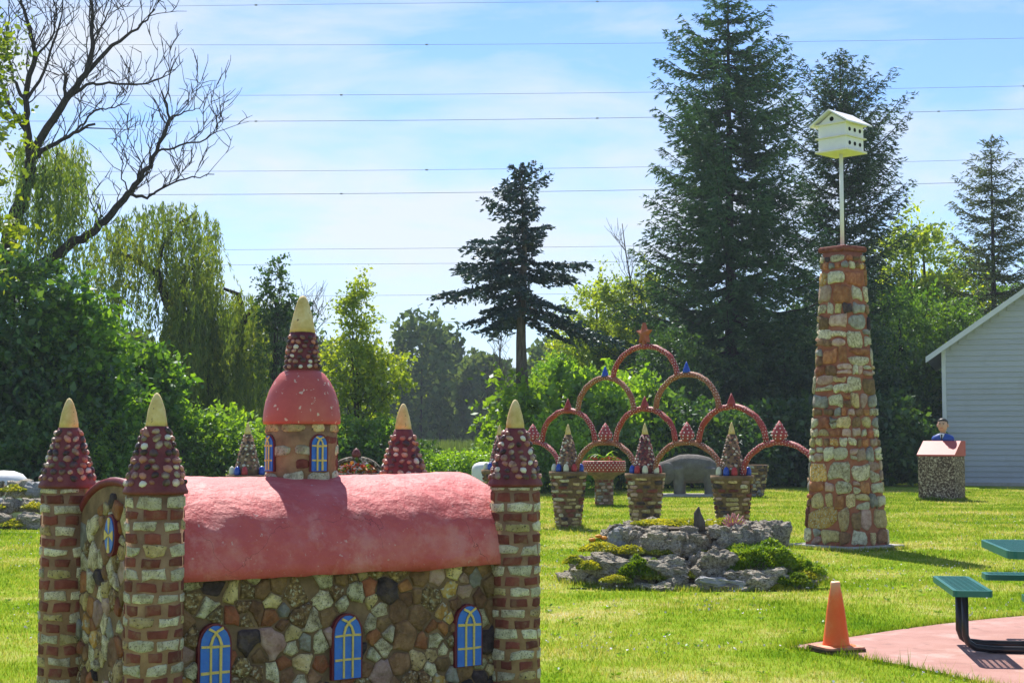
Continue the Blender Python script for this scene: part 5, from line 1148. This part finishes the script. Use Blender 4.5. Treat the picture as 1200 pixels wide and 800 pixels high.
# background trees, two kinds
t1 = broadleaf('background_tree', (0, 0, 0), 8.5, [ell(0, 0, 6, 1.9, 1.9, 2.3, 3), ell(-1.1, 0, 3.8, 1.9, 1.8, 2.1, 3), ell(1.2, 0, 3.4, 1.9, 1.8, 2.2, 3), ell(0, 0, 1.6, 2.1, 1.8, 1.6, 2)], 34000, 'leaf_mid', 401, .14, clump=.42, per=80, trunk=.2)
t2 = broadleaf('background_tree', (0, 0, 0), 9.5, [ell(.2, 0, 7.4, 1.4, 1.4, 1.9, 2), ell(-.7, 0, 5, 1.7, 1.6, 1.9, 3), ell(.9, .2, 4.2, 1.8, 1.7, 1.9, 3), ell(0, 0, 2, 1.9, 1.7, 1.9, 2)], 32000, 'leaf_yellow', 402, .14, clump=.38, per=70, trunk=.18)
BGT = [(t1, 1135, 76, 1.28, 'tall green tree between the small spruce and the barn', None), (t1, 1035, 73, 1.2, 'tall green tree behind the birdhouse pole', 'leaf_dark'), (t2, 700, 64, .92, 'yellow green tree between the blue spruce and the tallest spruce', None), (t2, 752, 68, 1.0, 'yellow green feathery tree behind the star topped arch', None), (t1, 655, 62, .62, 'low rounded tree behind the left fence arches', None),
       (t1, 790, 58, .72, 'dark tree under the tallest spruce left of its trunk', 'leaf_dark'), (t1, 920, 60, .78, 'dark tree under the tallest spruce right of its trunk', 'leaf_dark'), (t1, 1000, 62, .85, 'dark tree directly behind the stone pillar', 'leaf_dark'),
       (t2, 1085, 72, 1.32, 'sunlit yellow green tree between birdhouse and small spruce', None), (t1, 1055, 66, 1.0, 'green tree behind the pillar on the barn side', None), (t1, 1120, 66, .95, 'green tree behind the barn eave', None), (t1, 1180, 72, .9, 'green tree behind the barn roof', None), (t1, 1240, 74, 1.2, 'green tree behind the barn ridge', None), (t1, 860, 74, 1.05, 'dark tree behind the tallest spruce trunk', 'leaf_dark'), (t1, 950, 76, 1.1, 'dark tree far behind the flared planter', 'leaf_dark'),
       (t1, -20, 52, .95, 'dark tree deep behind the left thicket', 'leaf_dark'), (t1, 70, 54, .8, 'dark tree behind the castle far left tower and thicket', 'leaf_dark'), (t1, 150, 56, .66, 'dark tree deep under the willow', 'leaf_dark'), (t1, 245, 60, .55, 'dark tree behind the willow trunk', 'leaf_dark'), (t1, 345, 62, .5, 'green tree low behind the belfry', None)]
for proto, px, d, s, lab, m in BGT: place(proto, px, d, s, rr.uniform(0, 6.28), lab, 'tree', 'background trees', m=m)
for p in (t1, t2):
    for c in list(p.children): bpy.data.objects.remove(c)
    bpy.data.objects.remove(p)
# bare twigs of a dead tree beside the tallest spruce, and one behind the blue spruce
def dead_sapling(px, py0, py1, d, lab, seed, lean):
    rr = random.Random(seed); b = Vector((AX(px, d), d, 0)); t = empty('dead_tree', b); parts = []; H = ZZ(py1, d)
    pts = [Vector((lean * (i / 9) ** 1.5 + rr.uniform(-.05, .05), rr.uniform(-.05, .05), H * i / 9)) for i in range(10)]; parts.append(tube(pts, [.09 * (1 - .09 * i) for i in range(10)], 6))
    for i in range(34):
        f = rr.uniform(.45, .98); p = pts[int(f * 9)]; dv = Vector((rr.uniform(-1, 1), rr.uniform(-1, 1), rr.uniform(.5, 1.6))).normalized(); q = [p]
        for s in range(5): dv = (dv + Vector((rr.uniform(-.3, .3), rr.uniform(-.3, .3), rr.uniform(-.1, .3)))).normalized(); q.append(q[-1] + dv * .28)
        parts.append(tube(q, [.015 - .002 * s for s in range(6)], 4, False))
        for s in (2, 3, 4):
            dv2 = (dv + Vector((rr.uniform(-1, 1), rr.uniform(-1, 1), rr.uniform(-.2, .6)))).normalized(); parts.append(tube([q[s], q[s] + dv2 * .25, q[s] + dv2 * .5 + Vector((0, 0, .08))], [.011, .009, .006], 4, False))
    mk('trunk', *join(parts), 'bark_grey', t, True); tag(t, lab, 'tree')
dead_sapling(758, 500, 262, 66, 'leafless dead branches beside the tallest spruce', 5, -1.0); dead_sapling(582, 500, 395, 70, 'small leafless tree behind the blue spruce trunk', 6, .2); dead_sapling(350, 500, 352, 56, 'leafless curling twigs beside the belfry spire', 7, .5)
# reeds and the far wood
rs = np.random.RandomState(12); n = 26000; X = rs.uniform(-14, 6, n); Y = rs.uniform(56, 95, n); h = .9 + .8 * rs.rand(n)
C = np.stack([X, Y, h * .5], 1); A = rs.normal(size=(n, 3)) * .16 + np.array([0, 0, 1]); o = quads('reeds', leafquads(C, A, h, .05, rs), 'reed'); tag(o, 'pale sunlit reeds in the marsh beyond the shrubs', 'reeds', kind='stuff')
Q = []; T = []
for i in range(170):
    x = rs.uniform(-75, 80); y = rs.uniform(140, 200); Hh = rs.uniform(10.0, 14.5) * (1 if rs.rand() < .7 else .75); rw = Hh * rs.uniform(.2, .32); px_ = 600 + x / y * FPX
    if 430 < px_ < 700: Hh *= np.interp(px_, [430, 480, 520, 560, 620, 700], [1.0, 1.08, 1.0, .78, .8, .85])
    m_ = 2600 if -60 < px_ < 1260 else 200; dd = rs.normal(size=(m_, 3)); dd /= np.linalg.norm(dd, axis=1, keepdims=True); lob = np.array([1 + .35 * mnoise.noise(Vector(v * 2.2) + Vector((i * 3.1, 0, 0))) for v in dd])
    C = dd * (lob * (.6 + .4 * rs.rand(m_)))[:, None] * np.array([rw, rw, Hh * .46]) + np.array([x, y, Hh * .54]); Q.append(leafquads(C, dd + rs.normal(size=(m_, 3)), (.62 * (.5 + rs.rand(m_))), .8, rs)); T.append(tube([(x, y, 0), (x + rs.normal() * .3, y, Hh * .7)], [.2, .06], 5))
o = quads('far_wood', np.concatenate(Q), 'leaf_far'); tag(o, 'hazy blue green wood beyond the marsh', 'wood', kind='stuff'); mk('trunks', *join(T), 'bark_dark', o)['kind'] = 'stuff'

# ------------------------------------------------------------------ power lines
WIRES = [(10, 3, -1), (52, 52, 45), (112, 110, 101), (142, 140, 128), (201, 198, 186), (228, 225, 212), (294, 290, 282), (311, 308, 300), (348, 345, 339), (379, 377, 372)]
for i, (ya, yb, yc) in enumerate(WIRES):
    dw = 165 + 9 * (i % 2) + 2.5 * i; pts = []
    for px in range(-700, 1901, 100):
        u = px / 600 - 1; y = yb + (yc - ya) / 2 * u + ((ya + yc) / 2 - yb) * u * u; pts.append(P(px, y, dw))
    c = sum(pts, Vector()) / len(pts); o = mk('power_line', *tube([p - pts[0] for p in pts], .024 if i not in (3, 5) else .034, 5), 'wire', None, True, pts[0])
    tag(o, 'thin overhead power line strung across the sky', 'power line', 'power lines across the sky')
    if i < 6:
        for k in range(4):
            q = pts[6 + 4 * k + (i * 2) % 3]; mk('spacer', *box((0, 0, 0), (.3, .14, .16), .03), 'wire', o, loc=q - pts[0])

# ------------------------------------------------------------------ haze
HAZE = 0.0004
def haze():
    m = bpy.data.materials.new('haze_air'); m.use_nodes = True; nt = m.node_tree; nt.nodes.clear(); v = N(nt, 'ShaderNodeVolumePrincipled'); v.inputs['Density'].default_value = HAZE; v.inputs['Color'].default_value = (.72, .84, .98, 1); v.inputs['Anisotropy'].default_value = .2
    o_ = N(nt, 'ShaderNodeOutputMaterial'); nt.links.new(v.outputs[0], o_.inputs['Volume']); MATS['haze_air'] = m
    o = mk('haze', *box((0, 1240, 37), (3300, 2860, 80)), 'haze_air'); tag(o, 'thin pale blue summer haze in the air', 'haze', kind='stuff')
if HAZE: haze()
